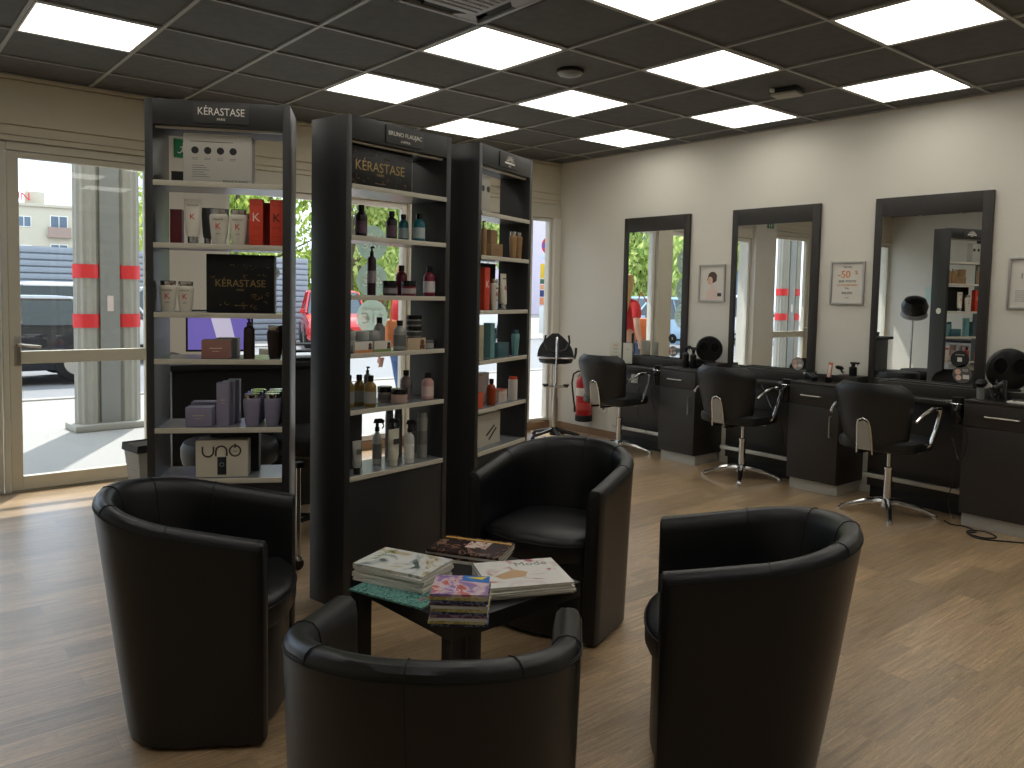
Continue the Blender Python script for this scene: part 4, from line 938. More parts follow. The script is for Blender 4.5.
b.tube([(.165, s_*y_, z_) for s_ in (1,) for y_, z_ in ((.11, 1.02), (.12, .95), (.09, .88), (.0, .85), (-.09, .88), (-.12, .95), (-.11, 1.02))], .01, 8)
b.done('grip', M_black, bs)
for y_ in (-.1, .1): B().cyl(.12, y_, .531, .545, .03, 14).done('foot_pad', M_black, bs)
B().tube([(.14, .17, .79), (.13, .185, .85), (.13, .185, .9)], .012, 8).done('side_grip', M_black, bs)

# ------------------------------------------------------------------ things on the ledges
def brush_oval(x, y, z, label, rz=0):
    t = thing('hair_brush', label, 'brush', (x, y, z), rz, 'black hair brushes')
    b = B().lathe([(0, -.014), (.03, -.012), (.044, 0), (.03, .012), (0, .014)], 20, T(0, 0, .05) @ Matrix.Diagonal((1.05, .62, 1, 1)) @ Rot('Y', .25)); b.done('brush_head', M_blackm, t)
    B().tube([(.03, 0, .03), (.06, .01, .015), (.1, .02, .009)], .008, 8).done('handle', M_black, t)
def small_spray(x, y, z, h, label):
    t = thing('spray_bottle', label, 'bottle', (x, y, z), -PI/2, 'black spray bottles on the cabinets')
    B().lathe([(.026, 0), (.028, .004), (.028, h*.6), (.012, h*.7), (.012, h*.76)], 18).done('bottle_body', M_black, t)
    b = B().cyl(0, 0, h*.74, h*.86, .015, 14); b.box(-.02, .045, -.01, .01, h*.86, h, .003); b.tube([(.03, 0, h*.87), (.035, 0, h*.75)], .003, 6); b.done('spray_head', M_black, t)
small_spray(3.03, 1.02, .8035, .19, 'black spray bottle on the left cabinet, nearer the mirror')
small_spray(3.04, .95, .8035, .18, 'black spray bottle on the left cabinet, nearer the round mirror')
brush_oval(3.02, .87, .826, 'black brush head beside the spray bottles on the left cabinet')
small_spray(3.17, -.40, .857, .1, 'small black bottle at the right end of the middle cabinet ledge')
brush_oval(3.16, -.30, .857, 'black oval brush on the middle cabinet ledge')
t = thing('hair_clipper', 'dark hair clipper lying tilted on the middle cabinet', 'clipper', (3.0, -.16, .822), R(60))
B().box(-.07, .05, -.02, .02, .004, .04, .008, Rot('Y', -.25)).done('housing', M_black, t); B().box(.05, .075, -.02, .02, .008, .024, .002, Rot('Y', -.25)).done('blade', M_steel, t)
t = thing('comb_cup', 'steel cup with an orange and white comb on the middle cabinet', 'cup', (3.03, -.285, .8035))
B().lathe([(.022, 0), (.024, .04), (.02, .04), (.019, .004), (0, .004)], 18).done('cup', M_black, t)
B().box(-.004, .004, -.017, .017, .01, .15, .003, Rot('X', .12)).done('comb', C3((196, 120, 90)), t); B().box(-.007, -.0045, -.01, .01, .04, .13, .001, Rot('X', .12)).done('comb_face', C3((220, 214, 206)), t)
t = thing('brush_cup', 'grey cup holding a wide black brush on the right cabinet', 'cup', (3.0, -1.33, .8035))
B().lathe([(.024, 0), (.026, .07), (.022, .07), (.02, .006), (0, .006)], 18).done('cup', M_grey, t)
B().lathe([(0, -.02), (.04, -.018), (.062, 0), (.04, .018), (0, .02)], 20, T(0, 0, .1) @ Matrix.Diagonal((1, .5, 1.2, 1))).done('brush_head', M_blackm, t)
t = thing('hair_clips', 'heap of dark hair clips and rollers on the right cabinet', 'hair clips', (2.98, -1.445, .8035))
b = B(); rd = random.Random(3)
for i in range(16): b.tube([(rd.uniform(-.04, .04), rd.uniform(-.04, .04), rd.uniform(.01, .03)), (rd.uniform(-.05, .05), rd.uniform(-.05, .05), rd.uniform(.04, .13))], .006, 6)
b.done('clip_heap', M_grey if 0 else mat('clip_dark', (44, 43, 42), .35), t)
for i in range(3): B().cyl(0, 0, -.03, .03, .014, 14, M=T(-.02+.03*i, .02*i, .1-.03*i) @ Rot('X', .9+i)).done('roller', mat('roller', (70, 68, 66), .4), t)
t = thing('towel_papers', 'small heap of white papers and foil at the right edge cabinet', 'papers', (2.98, -1.56, .8035))
B().box(-.05, .05, -.06, .06, 0, .012, .003).done('paper_pile', M_white, t); B().box(-.04, .05, -.05, .04, .0125, .02, .003, Rot('Z', .4)).done('foil_sheet', M_steel, t)
# stands
def sign_stand(x, y, w_, h, label, txt):
    t = thing('counter_sign', label, 'sign', (x, y, .7715), -PI/2+.15, 'small price stands on the left station')
    B().box(-w_/2, w_/2, -.002, .002, .012, h, .001).done('panel', mat('stand_card', (196, 192, 176), .35), t)
    B().box(-w_/2, w_/2, -.03, .03, 0, .011, .002).done('foot', glass('acrylic', (.9, .92, .92)), t)
    for i, (s_, sz, z_, c) in enumerate(txt): text(s_, sz, C3(c), t, (0, -.0026, z_*h), ext=.0002)
sign_stand(3.02, 1.835, .13, .21, 'cream counter sign with orange heading on the left station', [('-50%', .03, .82, (196, 110, 60)), ('TARIFS', .018, .66, (120, 110, 100)), ('COUPE', .016, .5, (120, 110, 100)), ('BRUSHING', .016, .36, (120, 110, 100)), ('COULEUR', .016, .22, (120, 110, 100))])
sign_stand(3.04, 1.70, .1, .2, 'smaller pale counter sign beside the cream one', [('INFO', .02, .7, (150, 146, 136))])
# hair dryers hanging at the cabinet corners
def dryer(x, y, z, label, cordpts):
    t = thing('hair_dryer', label, 'hair dryer', (x, y, z), 0, 'black hair dryers hanging at the cabinet corners')
    B().tube([(0, 0, .02), (0, 0, -.06), (0, 0, -.13), (.0, 0, -.15)], [.036, .04, .034, .026], 16).done('barrel', M_black, t)
    B().tube([(0, 0, -.04), (-.05, -.02, -.04), (-.11, -.03, -.06)], [.016, .015, .013], 10).done('handle', M_black, t)
    B().tube([(.045*math.cos(q*PI/10), .045*math.sin(q*PI/10), -.02) for q in range(20)], .004, 6, closed=True).done('holder_ring', M_chrome, t)
    B().box(.03, .05, .03, .09, -.03, -.01, .002).done('holder_arm', M_steel, t)
    B().tube(cordpts, .0035, 6).done('cord', M_black, t)
def smooth_pts(pts, n=6):
    P = [Vector(p) for p in pts]; out = []
    for i in range(len(P)-1):
        p0, p1, p2, p3 = P[max(i-1, 0)], P[i], P[i+1], P[min(i+2, len(P)-1)]
        for k in range(n):
            s_ = k/n; out.append((.5*((2*p1)+(-p0+p2)*s_+(2*p0-5*p1+4*p2-p3)*s_*s_+(-p0+3*p1-3*p2+p3)*s_**3))[:])
    out.append(P[-1][:]); return out
dryer(2.905, 1.215, .79, 'black hair dryer at the corner of the left cabinet', smooth_pts([(-.11, -.03, -.07), (-.08, .0, -.25), (.0, .03, -.36), (.04, .12, -.22), (.06, .26, -.2), (.08, .3, -.42), (.1, .2, -.6)]))
dryer(2.905, -.03, .79, 'black hair dryer at the corner of the middle cabinet', smooth_pts([(-.11, -.03, -.07), (-.1, .05, -.2), (-.02, .16, -.12), (.0, .22, -.05), (.03, .16, -.2), (.05, .06, -.35), (.1, .08, -.5)]))
dryer(2.905, -1.235, .79, 'black hair dryer hanging at the corner of the right cabinet', smooth_pts([(-.11, -.03, -.07), (-.1, -.07, -.12), (-.09, -.1, -.25), (-.05, -.04, -.37), (-.01, .02, -.25), (.02, .0, -.45), (.0, .03, -.66), (-.02, -.02, -.76)]))
t = tag(B().tube(smooth_pts([(2.88, -1.2, .01), (2.84, -1.26, .006), (2.86, -1.33, .006), (2.80, -1.42, .005), (2.72, -1.4, .005), (2.70, -1.5, .005), (2.78, -1.54, .005), (2.82, -1.45, .012), (2.76, -1.38, .005), (2.66, -1.48, .005), (2.74, -1.62, .005), (2.82, -1.72, .005)]), .0045, 6).done('power_cable', M_black), 'tangle of black cable lying on the floor at the right cabinet', 'cable')

# ------------------------------------------------------------------ behind the units: reception counter and trolley
rc = thing('reception_counter', 'black reception counter behind the left shelf unit', 'counter', (-.62, 1.55, 0), R(-8))
B().box(-.46, .5, -.2, .22, .06, .93, .004).done('body', mat('counter_black', (28, 28, 30), .4), rc)
B().box(-.5, .54, -.25, .25, .931, .965, .004).done('counter_top', M_blackm, rc)
B().box(-.44, .48, -.18, .2, 0, .0595).done('plinth', M_beige, rc)
mo = thing('computer_monitor', 'monitor showing a purple and white screen on the reception counter', 'monitor', (-.80, 1.5, .966), R(-20))
B().box(-.19, .19, -.012, .02, .06, .31, .004).done('bezel', M_black, mo)
scr = B().box(-.178, .178, -.0135, -.012, .072, .298).done('screen', mat('screen_purple', (108, 96, 172), .3, emit=.55), mo)
B().prism([(-.06, .298), (.05, .298), (.1, .072), (.0, .072)], .0136, .0142, Rot('X', PI/2)).done('screen_band', mat('screen_white', (196, 190, 214), .3, emit=.5), scr)
B().box(-.02, .02, .02, .04, .02, .2).box(-.1, .1, -.05, .09, 0, .015, .003).done('stand', M_black, mo)
t = tag(B().box(-.07, .07, -.05, .05, 0, .075, .004).done('tissue_box', C3((190, 176, 150)), loc=(-.5, 1.42, .966), rz=.1), 'small beige box on the reception counter', 'box')
t = thing('card_terminal', 'small black card terminal on the counter left of the monitor', 'card terminal', (-1.06, 1.60, .966), -.1)
B().box(-.05, .05, -.07, .07, 0, .05, .006).done('housing', M_black, t); B().box(-.035, .035, .0, .05, .0505, .054).done('display', M_grey, t)
t = thing('desk_organizer', 'black stacked desk organizer at the right end of the counter', 'organizer', (-.27, 1.42, .966), R(-8))
for q in range(3): B().box(-.1, .1, -.08, .08, .005+q*.045, .012+q*.045, .001).done('tray', M_blackm, t)
B().box(-.1065, -.1005, -.08, .08, 0, .13).done('side_frame', M_blackm, t); B().box(.1005, .1065, -.08, .08, 0, .13).done('side_frame', M_blackm, t)
def round_seat(x, y, label):
    t = thing('round_stool', label, 'stool', (x, y, 0), 0, 'round grey-black stools at the counter')
    B().lathe([(.21, .46), (.24, .48), (.25, .52), (.25, .56), (.235, .592), (.16, .602), (0, .602)], 32).done('seat_cushion', M_vinyl, t)
    B().cyl(0, 0, .06, .459, .025, 16).done('column', M_chrome, t)
    b = B()
    for k in range(5):
        a = 2*PI*k/5+.5; b.tube([(.02*math.cos(a), .02*math.sin(a), .075), (.22*math.cos(a), .22*math.sin(a), .045)], .014, 8); b.lathe([(.0, -.02), (.022, -.018), (.022, .018), (0, .02)], 12, T(.22*math.cos(a), .22*math.sin(a), .023) @ Rot('X', PI/2))
    b.done('castor_base', M_black, t)
round_seat(-.95, .92, 'round cushioned stool seen behind the lower shelves of the left unit')
round_seat(-.42, .98, 'round cushioned stool seen in the gap between left and middle units')
t = thing('trolley_stand', 'slim chrome stand on a black castor in the gap between the units', 'stand', (-.80, .40, 0), .2)
B().tube([(0, 0, .06), (0, 0, .3), (0, 0, .52)], [.016, .012, .012], 12).done('pole', M_chrome, t)
b = B(); b.lathe([(0, -.014), (.028, -.012), (.028, .012), (0, .014)], 16, T(.0, .0, .029) @ Rot('X', PI/2)); b.done('castor', M_black, t)
B().box(-.04, .3, -.01, .01, .055, .075, .003, Rot('Z', 1.2)).done('foot_rail', M_chrome, t)
B().box(-.02, .02, -.02, .02, .52, .55, .004).done('top_clamp', M_black, t)
# waste bin
wb = thing('waste_bin', 'tapered grey ribbed waste bin lined with a black bag by the door', 'bin', (-.95, 2.42, 0), R(10))
M_bin = mat('bin_grey', (150, 150, 146), .5)
n_ = 4; b = B()
b.loft([[(-.1, -.08, .0), (.1, -.08, .0), (.1, .08, .0), (-.1, .08, .0)], [(-.135, -.11, .34), (.135, -.11, .34), (.135, .11, .34), (-.135, .11, .34)], [(-.127, -.102, .34), (.127, -.102, .34), (.127, .102, .34), (-.127, .102, .34)], [(-.093, -.073, .01), (.093, -.073, .01), (.093, .073, .01), (-.093, .073, .01)]])
for i in range(14):
    z_ = .02+i*.023; k_ = z_/.34
    for sx_, q in ((-1, 0), (1, 0)): b.box(-1, 1, -1, 1, -.003, .003, 0, T(sx_*(.1+.035*k_), 0, z_) @ Matrix.Diagonal((.003, .08+.03*k_, 1, 1)))
b.done('basket', M_bin, wb, smooth=False)
b = B().loft([[(-.128, -.103, .34), (.128, -.103, .34), (.128, .103, .34), (-.128, .103, .34)], [(-.14, -.115, .35), (.14, -.115, .35), (.14, .115, .35), (-.14, .115, .35)], [(-.143, -.118, .3), (.143, -.118, .3), (.143, .118, .3), (-.143, .118, .3)]], cap=False); b.done('bin_liner', M_blackm, wb)

# left part of the salon, seen in the mirrors
hd = thing('hood_dryer', 'black hood dryer on a stand by the left wall, seen in the right mirror', 'hood dryer', (-3.55, 2.2, 0), R(-30))
B().lathe([(.13, -.06), (.18, -.02), (.19, .06), (.15, .15), (.07, .19), (0, .195)], 28, T(.1, 0, 1.3) @ Rot('Y', .5)).done('hood', M_black, hd)
B().lathe([(.175, -.04), (.19, -.1), (.185, -.1), (.17, -.04)], 28, T(.1, 0, 1.3) @ Rot('Y', .5)).done('visor', M_grey, hd)
B().tube([(0, 0, 1.3), (-.06, 0, 1.2), (-.07, 0, .6), (-.07, 0, .06)], .015, 10).done('pole', M_chrome, hd)
b = B()
for k in range(5): a = 2*PI*k/5; b.tube([(-.07, 0, .06), (-.07+.27*math.cos(a), .27*math.sin(a), .03)], .014, 8)
b.done('star_base', M_black, hd)
cb = thing('side_cabinet', 'grey low cabinet with dark top at the left wall, seen in the right mirror', 'cabinet', (-3.9, 1.6, 0))
B().box(-.28, .28, -.35, .35, .04, .82, .003).done('body', C3((150, 150, 148)), cb); B().box(-.29, .3, -.36, .36, .821, .85, .003).done('worktop', M_blackm, cb); B().box(-.26, .26, -.33, .33, 0, .0395).done('plinth', M_blackm, cb)
B().box(.2805, .295, -.345, .345, .66, .81, .002).done('drawer', C3((150, 150, 148)), cb); B().box(.2805, .295, -.345, .345, .05, .65, .002).done('door', C3((150, 150, 148)), cb); B().box(.296, .31, -.1, .1, .73, .74, .002).done('handle', M_steel, cb)
t = thing('wall_notice', 'framed notice on the left wall, seen in the right mirror', 'notice', (XL+.001, 2.15, 1.5), PI/2)
B().box(-.18, .18, -.012, 0, -.17, .17, .002).done('frame', C3((200, 198, 194)), t); B().box(-.05, .16, -.014, -.012, -.1, .14).done('print', C3((176, 200, 190)), t); B().box(-.16, -.08, -.014, -.012, -.12, .14).done('printed_column', C3((110, 110, 112)), t)

# ------------------------------------------------------------------ round stickers on the window, read from outside
M_gstick = mat('sage_vinyl', (150, 168, 152), .5)
_n = M_gstick.node_tree; _b = _n.nodes['Principled BSDF']; _o = _n.nodes['Material Output']
_t = _n.nodes.new('ShaderNodeBsdfTranslucent'); _t.inputs[0].default_value = srgb((176, 190, 178)); _x = _n.nodes.new('ShaderNodeBsdfTransparent')
_m = _n.nodes.new('ShaderNodeMixShader'); _m.inputs[0].default_value = .6; _m2 = _n.nodes.new('ShaderNodeMixShader'); _m2.inputs[0].default_value = .3
_n.links.new(_b.outputs[0], _m.inputs[1]); _n.links.new(_t.outputs[0], _m.inputs[2]); _n.links.new(_m.outputs[0], _m2.inputs[1]); _n.links.new(_x.outputs[0], _m2.inputs[2]); _n.links.new(_m2.outputs[0], _o.inputs[0])
YS = YB+.0485
for (x_, z_, lines, lab) in ((1.05, 1.83, [('brushing', .34, .45), ('18€', .8, -.1)], 'top of the three sage green round price stickers on the window'), (1.055, 1.50, [('coupe', .34, .45), ('44€', .8, -.1)], 'middle of the three sage green round price stickers on the window'), (1.06, 1.175, [('masculin', .36, .5), ('21€', .85, -.1)], 'lowest round sage green sticker on the window, lettered masculin 21€')):
    t = sticker(x_, YS, z_, .155, PI, lab, None, None, group='round price stickers on the window', m=M_gstick)
    for s_, sz, zz in lines: text(s_, sz*.155, C3((226, 228, 220)), t, (0, -.0016, zz*.155), ext=.0002); 
    for s_, sz, zz in lines: text(s_, sz*.155, C3((226, 228, 220)), t, (0, .0006, zz*.155), ext=.0002, name='lettering_show_through')
sticker(.15, YS, 1.54, .05, PI, 'small round grey sticker on the window glass right of the left unit', (150, 156, 160))

# ------------------------------------------------------------------ outside
GZ = -.1
M_pave = mat('pavement', (150, 147, 142), .8, var=.12, vscale=30)
M_road = mat('asphalt', (126, 126, 127), .85, var=.16, vscale=40)
struct('ground', B().box(-60, 80, YB+.2, 8.6, GZ-.3, GZ), M_pave)
struct('ground_road', B().box(-60, 80, 8.6, 17, GZ-.32, GZ-.03), M_road)
struct('ground_far', B().box(-60, 80, 17, 110, GZ-.3, GZ), M_pave)
struct('trim_10', B().box(-60, 80, 8.45, 8.6, GZ-.29, GZ+.02), mat('kerb', (160, 156, 148), .8))
struct('wall_shade_slab', B().box(-8, 8, YB+.2, 3.75, 2.95, 3.2), M_beige2)  # unseen overhang slab, added and sized to cut sunlight through the door
struct('wall_upper', B().box(-8, 8, YB+.02, YB+.4, 2.96, 7), M_beige2)
struct('wall_facade_left', B().box(-8, XL-.2, YB, YB+.2, GZ, 2.95), M_beige2)
struct('wall_facade_right', B().box(XR+.2, 8, YB, YB+.2, GZ, 2.95), M_beige2)
# column pair in front of the door
cl = thing('concrete_column', 'grey fluted double column with red bands outside the door', 'column', (-.43, 5.9, GZ), R(4))
M_conc = mat('column_concrete', (150, 148, 140), .7, var=.08, vscale=10, bump=.2, bscale=60)
def flutes(cx):
    pts = []
    for i in range(48):
        a = 2*PI*i/48; r_ = .118+.006*math.cos(a*12); pts.append((cx+r_*math.cos(a), r_*math.sin(a)))
    return pts
for cx in (-.2, .2): B().prism(flutes(cx), .07, 4.2).done('shaft', M_conc, cl)
B().box(-.095, .095, -.105, .105, .07, 4.2, .004).done('centre_panel', mat('panel_grey', (132, 134, 132), .5), cl)
B().box(-.37, .37, -.2, .2, 0, .07, .02).done('plinth', M_conc, cl)
M_band = mat('red_band', (206, 44, 48), .5)
for z_ in (1.07, 1.58):
    for cx in (-.2, .2): B().lathe([(.128, z_), (.128, z_+.14)], 32, T(cx, 0, 0)).done('red_band', M_band, cl)
B().box(-.03, .03, -.109, -.1055, 1.24, 1.4).done('notice_sticker', C3((206, 190, 186)), cl)
c_ = copy_tree(cl); c_['label'] = 'second grey double column with red bands, reflected in the middle mirror'; c_.location = (-6.1, 5.9, GZ)
# signs near column
t = thing('road_sign', 'round blue and red no-stopping sign with small panels below, seen through the right window', 'sign', (15.35, 16.5, GZ), R(-82))
B().cyl(0, .03, 0, 3.4, .035, 12).done('pole', M_grey, t)
def rdisc(r_, y_, z_, m, n): B().cyl(0, 0, 0, .012, r_, 32, M=T(0, y_, z_) @ Rot('X', PI/2)).done(n, m, t)
rdisc(.27, -.005, 3.12, M_band, 'sign_disc'); rdisc(.21, -.018, 3.12, C3((50, 90, 180)), 'blue_disc')
for a in (PI/4, -PI/4): B().box(-.2, .2, -.045, -.031, -.03, .03, 0, T(0, 0, 3.12) @ Rot('Y', a)).done('red_bar', M_band, t)
B().box(-.3, .3, -.02, -.005, 2.68, 2.82, .004).done('white_plate', C3((190, 206, 220)), t)
for (z0, z1, c, nm) in ((2.03, 2.52, (214, 176, 40), 'advert_panel'), (1.85, 2.01, (60, 90, 70), 'advert_panel'), (1.66, 1.83, (210, 150, 110), 'advert_panel'), (1.42, 1.64, (50, 56, 104), 'advert_panel'), (1.15, 1.4, (206, 130, 90), 'advert_panel'), (.2, 1.1, (214, 216, 216), 'base_panel')):
    B().box(-.3, .3, -.02, -.005, z0, z1, .004).done(nm, C3(c), t)
text('10', .4, C3((60, 60, 50)), t, (0, -.022, 2.27))
text('P', .14, C3((40, 60, 130)), t, (.1, -.022, 2.75))

def car(name, label, x, y, rz, col, L=4.2, W=1.75, Hc=1.46, group='parked cars across the street', hatch=True):
    t = thing(name, label, 'car', (x, y, GZ), rz, group)
    M_p = mat('carpaint_%d_%d_%d' % col, col, .22, coat=.8, spec=.6); M_g = mat('car_glass', (50, 64, 72), .08, spec=.8)
    h = L/2
    # body: loft of cross sections along the length (x)
    secs = [(-h, .30, .66, .80), (-h+.12, .22, .78, .93), (-h*.72, .2, .93, .98), (-h*.35, .2, .94, 1), (h*.1, .2, .93, 1), (h*.42, .2, .92, 1), (h*.75, .2, .84, .97), (h-.12, .22, .72, .92), (h, .32, .58, .8)]
    rings = []
    for x_, z0, z1, k in secs:
        hw = W/2*k
        rings.append([(x_, -hw*.93, z0), (x_, -hw, z0+.12), (x_, -hw, (z0+z1)/2+.05), (x_, -hw*.95, z1-.05), (x_, -hw*.8, z1), (x_, hw*.8, z1), (x_, hw*.95, z1-.05), (x_, hw, (z0+z1)/2+.05), (x_, hw, z0+.12), (x_, hw*.93, z0)])
    B().loft(rings).done('body', M_p, t)
    # cabin
    x0, x1, x2, x3 = -h*.86, -h*.62, h*.16, h*.52
    def cab(inset, z0, z1, m, n):
        def lx(z_, a, b_): return a+(b_-a)*(z_-.9)/(Hc-.9)
        R_ = []
        for z_ in (z0, (z0+z1)/2, z1):
            k = (z_-.9)/(Hc-.9); hw = W/2*(.93-.17*k)-inset; xa = lx(z_, x0, x1)+inset; xb = lx(z_, x3, x2)-inset
            R_.append([(xa, -hw*.85, z_), (xa+.1, -hw, z_), (xb-.12, -hw, z_), (xb, -hw*.82, z_), (xb, hw*.82, z_), (xb-.12, hw, z_), (xa+.1, hw, z_), (xa, hw*.85, z_)])
        B().loft(R_).done(n, m, t)
    cab(.0, .89, Hc-.06, M_g, 'glasshouse')
    k = .9; R_ = []
    for z_, s_ in ((Hc-.075, 1.0), (Hc-.04, .99), (Hc-.01, .93), (Hc+.005, .7)):
        hw = W/2*.79*s_; xa, xb = x1-.06, x2+.06; c_ = (xa+xb)/2; d_ = (xb-xa)/2*s_
        R_.append([(c_-d_, -hw*.85, z_), (c_-d_+.1, -hw, z_), (c_+d_-.12, -hw, z_), (c_+d_, -hw*.82, z_), (c_+d_, hw*.82, z_), (c_+d_-.12, hw, z_), (c_-d_+.1, hw, z_), (c_-d_, hw*.85, z_)])
    B().loft(R_).done('roof', M_p, t)
    b = B()
    for s_ in (-1, 1):
        for (xa, xb) in ((x0+.05, x1), (x3-.05, x2), ((x1+x2)/2-.12, (x1+x2)/2-.05)):
            b.tube([(xa, s_*W/2*.925, .9), (xb, s_*W/2*.785, Hc-.05)], .025, 6)
    b.done('pillar_frames', M_p, t)
    for sx_ in (-h*.62, h*.62):
        for s_ in (-1, 1):
            wv = B().lathe([(0, -.1), (.27, -.1), (.32, -.07), (.32, .07), (.27, .1), (0, .1)], 28, T(sx_, s_*(W/2-.1), .32) @ Rot('X', PI/2)).done('wheel', M_blackm, t)
            B().lathe([(0, .0), (.19, .0), (.2, -.012 if 0 else .012), (0, .03)], 20, T(sx_, s_*(W/2+.001), .32) @ Rot('X', -s_*PI/2)).done('hubcap', M_steel, wv)
    for s_ in (-1, 1):
        B().lathe([(0, -.03), (.1, -.02), (.11, 0), (.08, .03), (0, .05)], 18, T(h-.1, s_*W*.33, .66) @ Rot('Y', PI/2)).done('headlight', M_whitep, t)
        B().box(-h-.005, -h+.06, s_*W*.33-.1, s_*W*.33+.1, .58, .72, .02).done('tail_light', C3((150, 20, 24)), t)
        B().box(h*.36, h*.42, s_*(W/2+.02)-.06, s_*(W/2+.02)+.06, .88, 1.0, .02).done('wing_mirror', M_p, t)
        b = B().box(-h*.9, h*.9, s_*W/2-.015, s_*W/2+.012, .3, .36, .01); b.done('sill_trim', M_blackm, t)
    B().box(h-.03, h+.01, -.35, .35, .4, .52, .01).done('grille', M_blackm, t)
    B().box(h+.0, h+.015, -.25, .25, .3, .4, .003).done('number_plate', M_white, t)
    return t
car('parked_car', 'black car parked broadside just beyond the column', -1.2, 11.3, PI, (30, 32, 38), 4.4, 1.8, 1.33)
car('parked_car', 'white car behind the black one beyond the door', .35, 14.6, PI*.95, (206, 206, 204), 4.3, 1.8, 1.55)
car('parked_car', 'silver grey car right of the column beyond the door', 3.1, 17.2, PI*.98, (150, 154, 158), 4.2, 1.8, 1.5)
car('parked_car', 'small red car with its front towards the salon', 7.6, 16.6, R(-112), (196, 26, 34), 3.6, 1.65, 1.5)
car('parked_car', 'dark car behind the red one', 7.2, 26.4, R(-100), (56, 60, 66), 4.2, 1.8, 1.5)
car('parked_van', 'white car seen through the middle shelf unit', 12.6, 17.9, R(-165), (212, 212, 210), 4.4, 1.8, 1.6)
car('parked_car', 'pale blue car reflected in the left mirror', -8.0, 11.6, R(5), (150, 180, 206), 4.2, 1.8, 1.5)
car('parked_car', 'white car seen through the narrow right window', 19.5, 19.0, R(-150), (206, 208, 210), 4.2, 1.8, 1.5)
# corrugated fence
b = B(); x_ = -8
for i in range(15): b.box(-14, 8, 19.0, 19.05, GZ+.03+i*.16, GZ+.03+i*.16+.125, .01)
b.box(-14, 8, 19.06, 19.1, GZ, GZ+2.42)
tag(b.done('metal_fence', mat('fence_blue', (138, 146, 156), .5)), 'blue-grey ribbed metal fence beyond the cars', 'fence')
# apartment building
M_win = mat('far_window', (90, 110, 124), .15)
def building(x, y, rz, W, D, Hh, col, label, cols, rows, z0=1.2, balcony=True, sign=None):
    t = thing('apartment_building', label, 'building', (x, y, GZ), rz, 'buildings across the street')
    mw = mat('facade_%d_%d_%d' % col, col, .8, var=.05, vscale=1.5)
    B().box(-W/2, W/2, 0, D, 0, Hh, .02).done('wall', mw, t)
    B().box(-W/2-.2, W/2+.2, -.2, D+.2, Hh, Hh+.3, .02).done('roof', mw, t)
    B().box(-2.9, -1.2, 1, 4, Hh+.3, Hh+1.6, .02).done('stair_tower', mw, t)
    for i in range(cols):
        for j in range(rows):
            cx = -W/2+W*(i+.5)/cols; cz = z0+j*2.9; big = (i % 2 == 0)
            ww, wh = (1.6, 2.1) if big else (1.3, 1.1)
            zz = cz if big else cz+.8
            f_ = B().box(cx-ww/2, cx+ww/2, -.06, 0, zz, zz+wh, .01).done('window', M_whitep, t)
            B().box(cx-ww/2+.08, cx-.04, -.075, -.061, zz+.08, zz+wh-.08).done('pane', M_win, f_); B().box(cx+.04, cx+ww/2-.08, -.075, -.061, zz+.08, zz+wh-.08).done('pane', M_win, f_)
            if big and balcony: B().box(cx-1.1, cx+1.1, -.6, -.07, zz-.15, zz, .01).box(cx-1.05, cx+1.05, -.58, -.55, zz, zz+.9).done('balcony', mat('balcony', (150, 130, 120), .7), t)
    if sign: text(sign, 1.15, C3((196, 50, 56)), t, (-3.3, .5, Hh+.95), ext=.05)
    return t
building(14, 90, R(-6), 40, 9, 9.3, (184, 178, 160), 'beige apartment building with balconies behind the metal fence', 13, 3, .6, sign='UN')
building(12.6, 42, R(-16), 5.6, 9, 15, (206, 150, 150), 'tall pink apartment building right of the column', 2, 5, balcony=False)
building(38, 40, R(-50), 16, 10, 16, (206, 198, 216), 'pale lilac building seen through the narrow right window', 5, 5, balcony=False)
building(-26, 30, R(38), 20, 8, 11, (206, 198, 184), 'cream building reflected in the middle mirror', 6, 3, balcony=False)
car('parked_van', 'white car reflected in the middle mirror through the door', -13.5, 13.0, R(15), (214, 214, 212), 4.3, 1.8, 1.6)
# trees
def leaf_mat(n, a, c):
    m = bpy.data.materials.new(n); m.use_nodes = True; nt = m.node_tree; b = nt.nodes['Principled BSDF']; b.inputs['Roughness'].default_value = .6
    g_ = nt.nodes.new('ShaderNodeNewGeometry'); cr = nt.nodes.new('ShaderNodeValToRGB'); cr.color_ramp.elements[0].color = srgb(a); cr.color_ramp.elements[1].color = srgb(c)
    nt.links.new(g_.outputs['Random Per Island'], cr.inputs[0]); nt.links.new(cr.outputs[0], b.inputs['Base Color'])
    tr_ = nt.nodes.new('ShaderNodeBsdfTranslucent'); nt.links.new(cr.outputs[0], tr_.inputs[0]); mx = nt.nodes.new('ShaderNodeMixShader'); mx.inputs[0].default_value = .45
    o = nt.nodes['Material Output']; nt.links.new(b.outputs[0], mx.inputs[1]); nt.links.new(tr_.outputs[0], mx.inputs[2]); nt.links.new(mx.outputs[0], o.inputs[0]); return m
M_leaf = leaf_mat('leaves', (120, 150, 60), (214, 226, 120)); M_leaf2 = leaf_mat('leaves_pale', (136, 166, 84), (226, 232, 150))
M_bark = mat('bark', (104, 90, 74), .9, bump=.5, bscale=30)
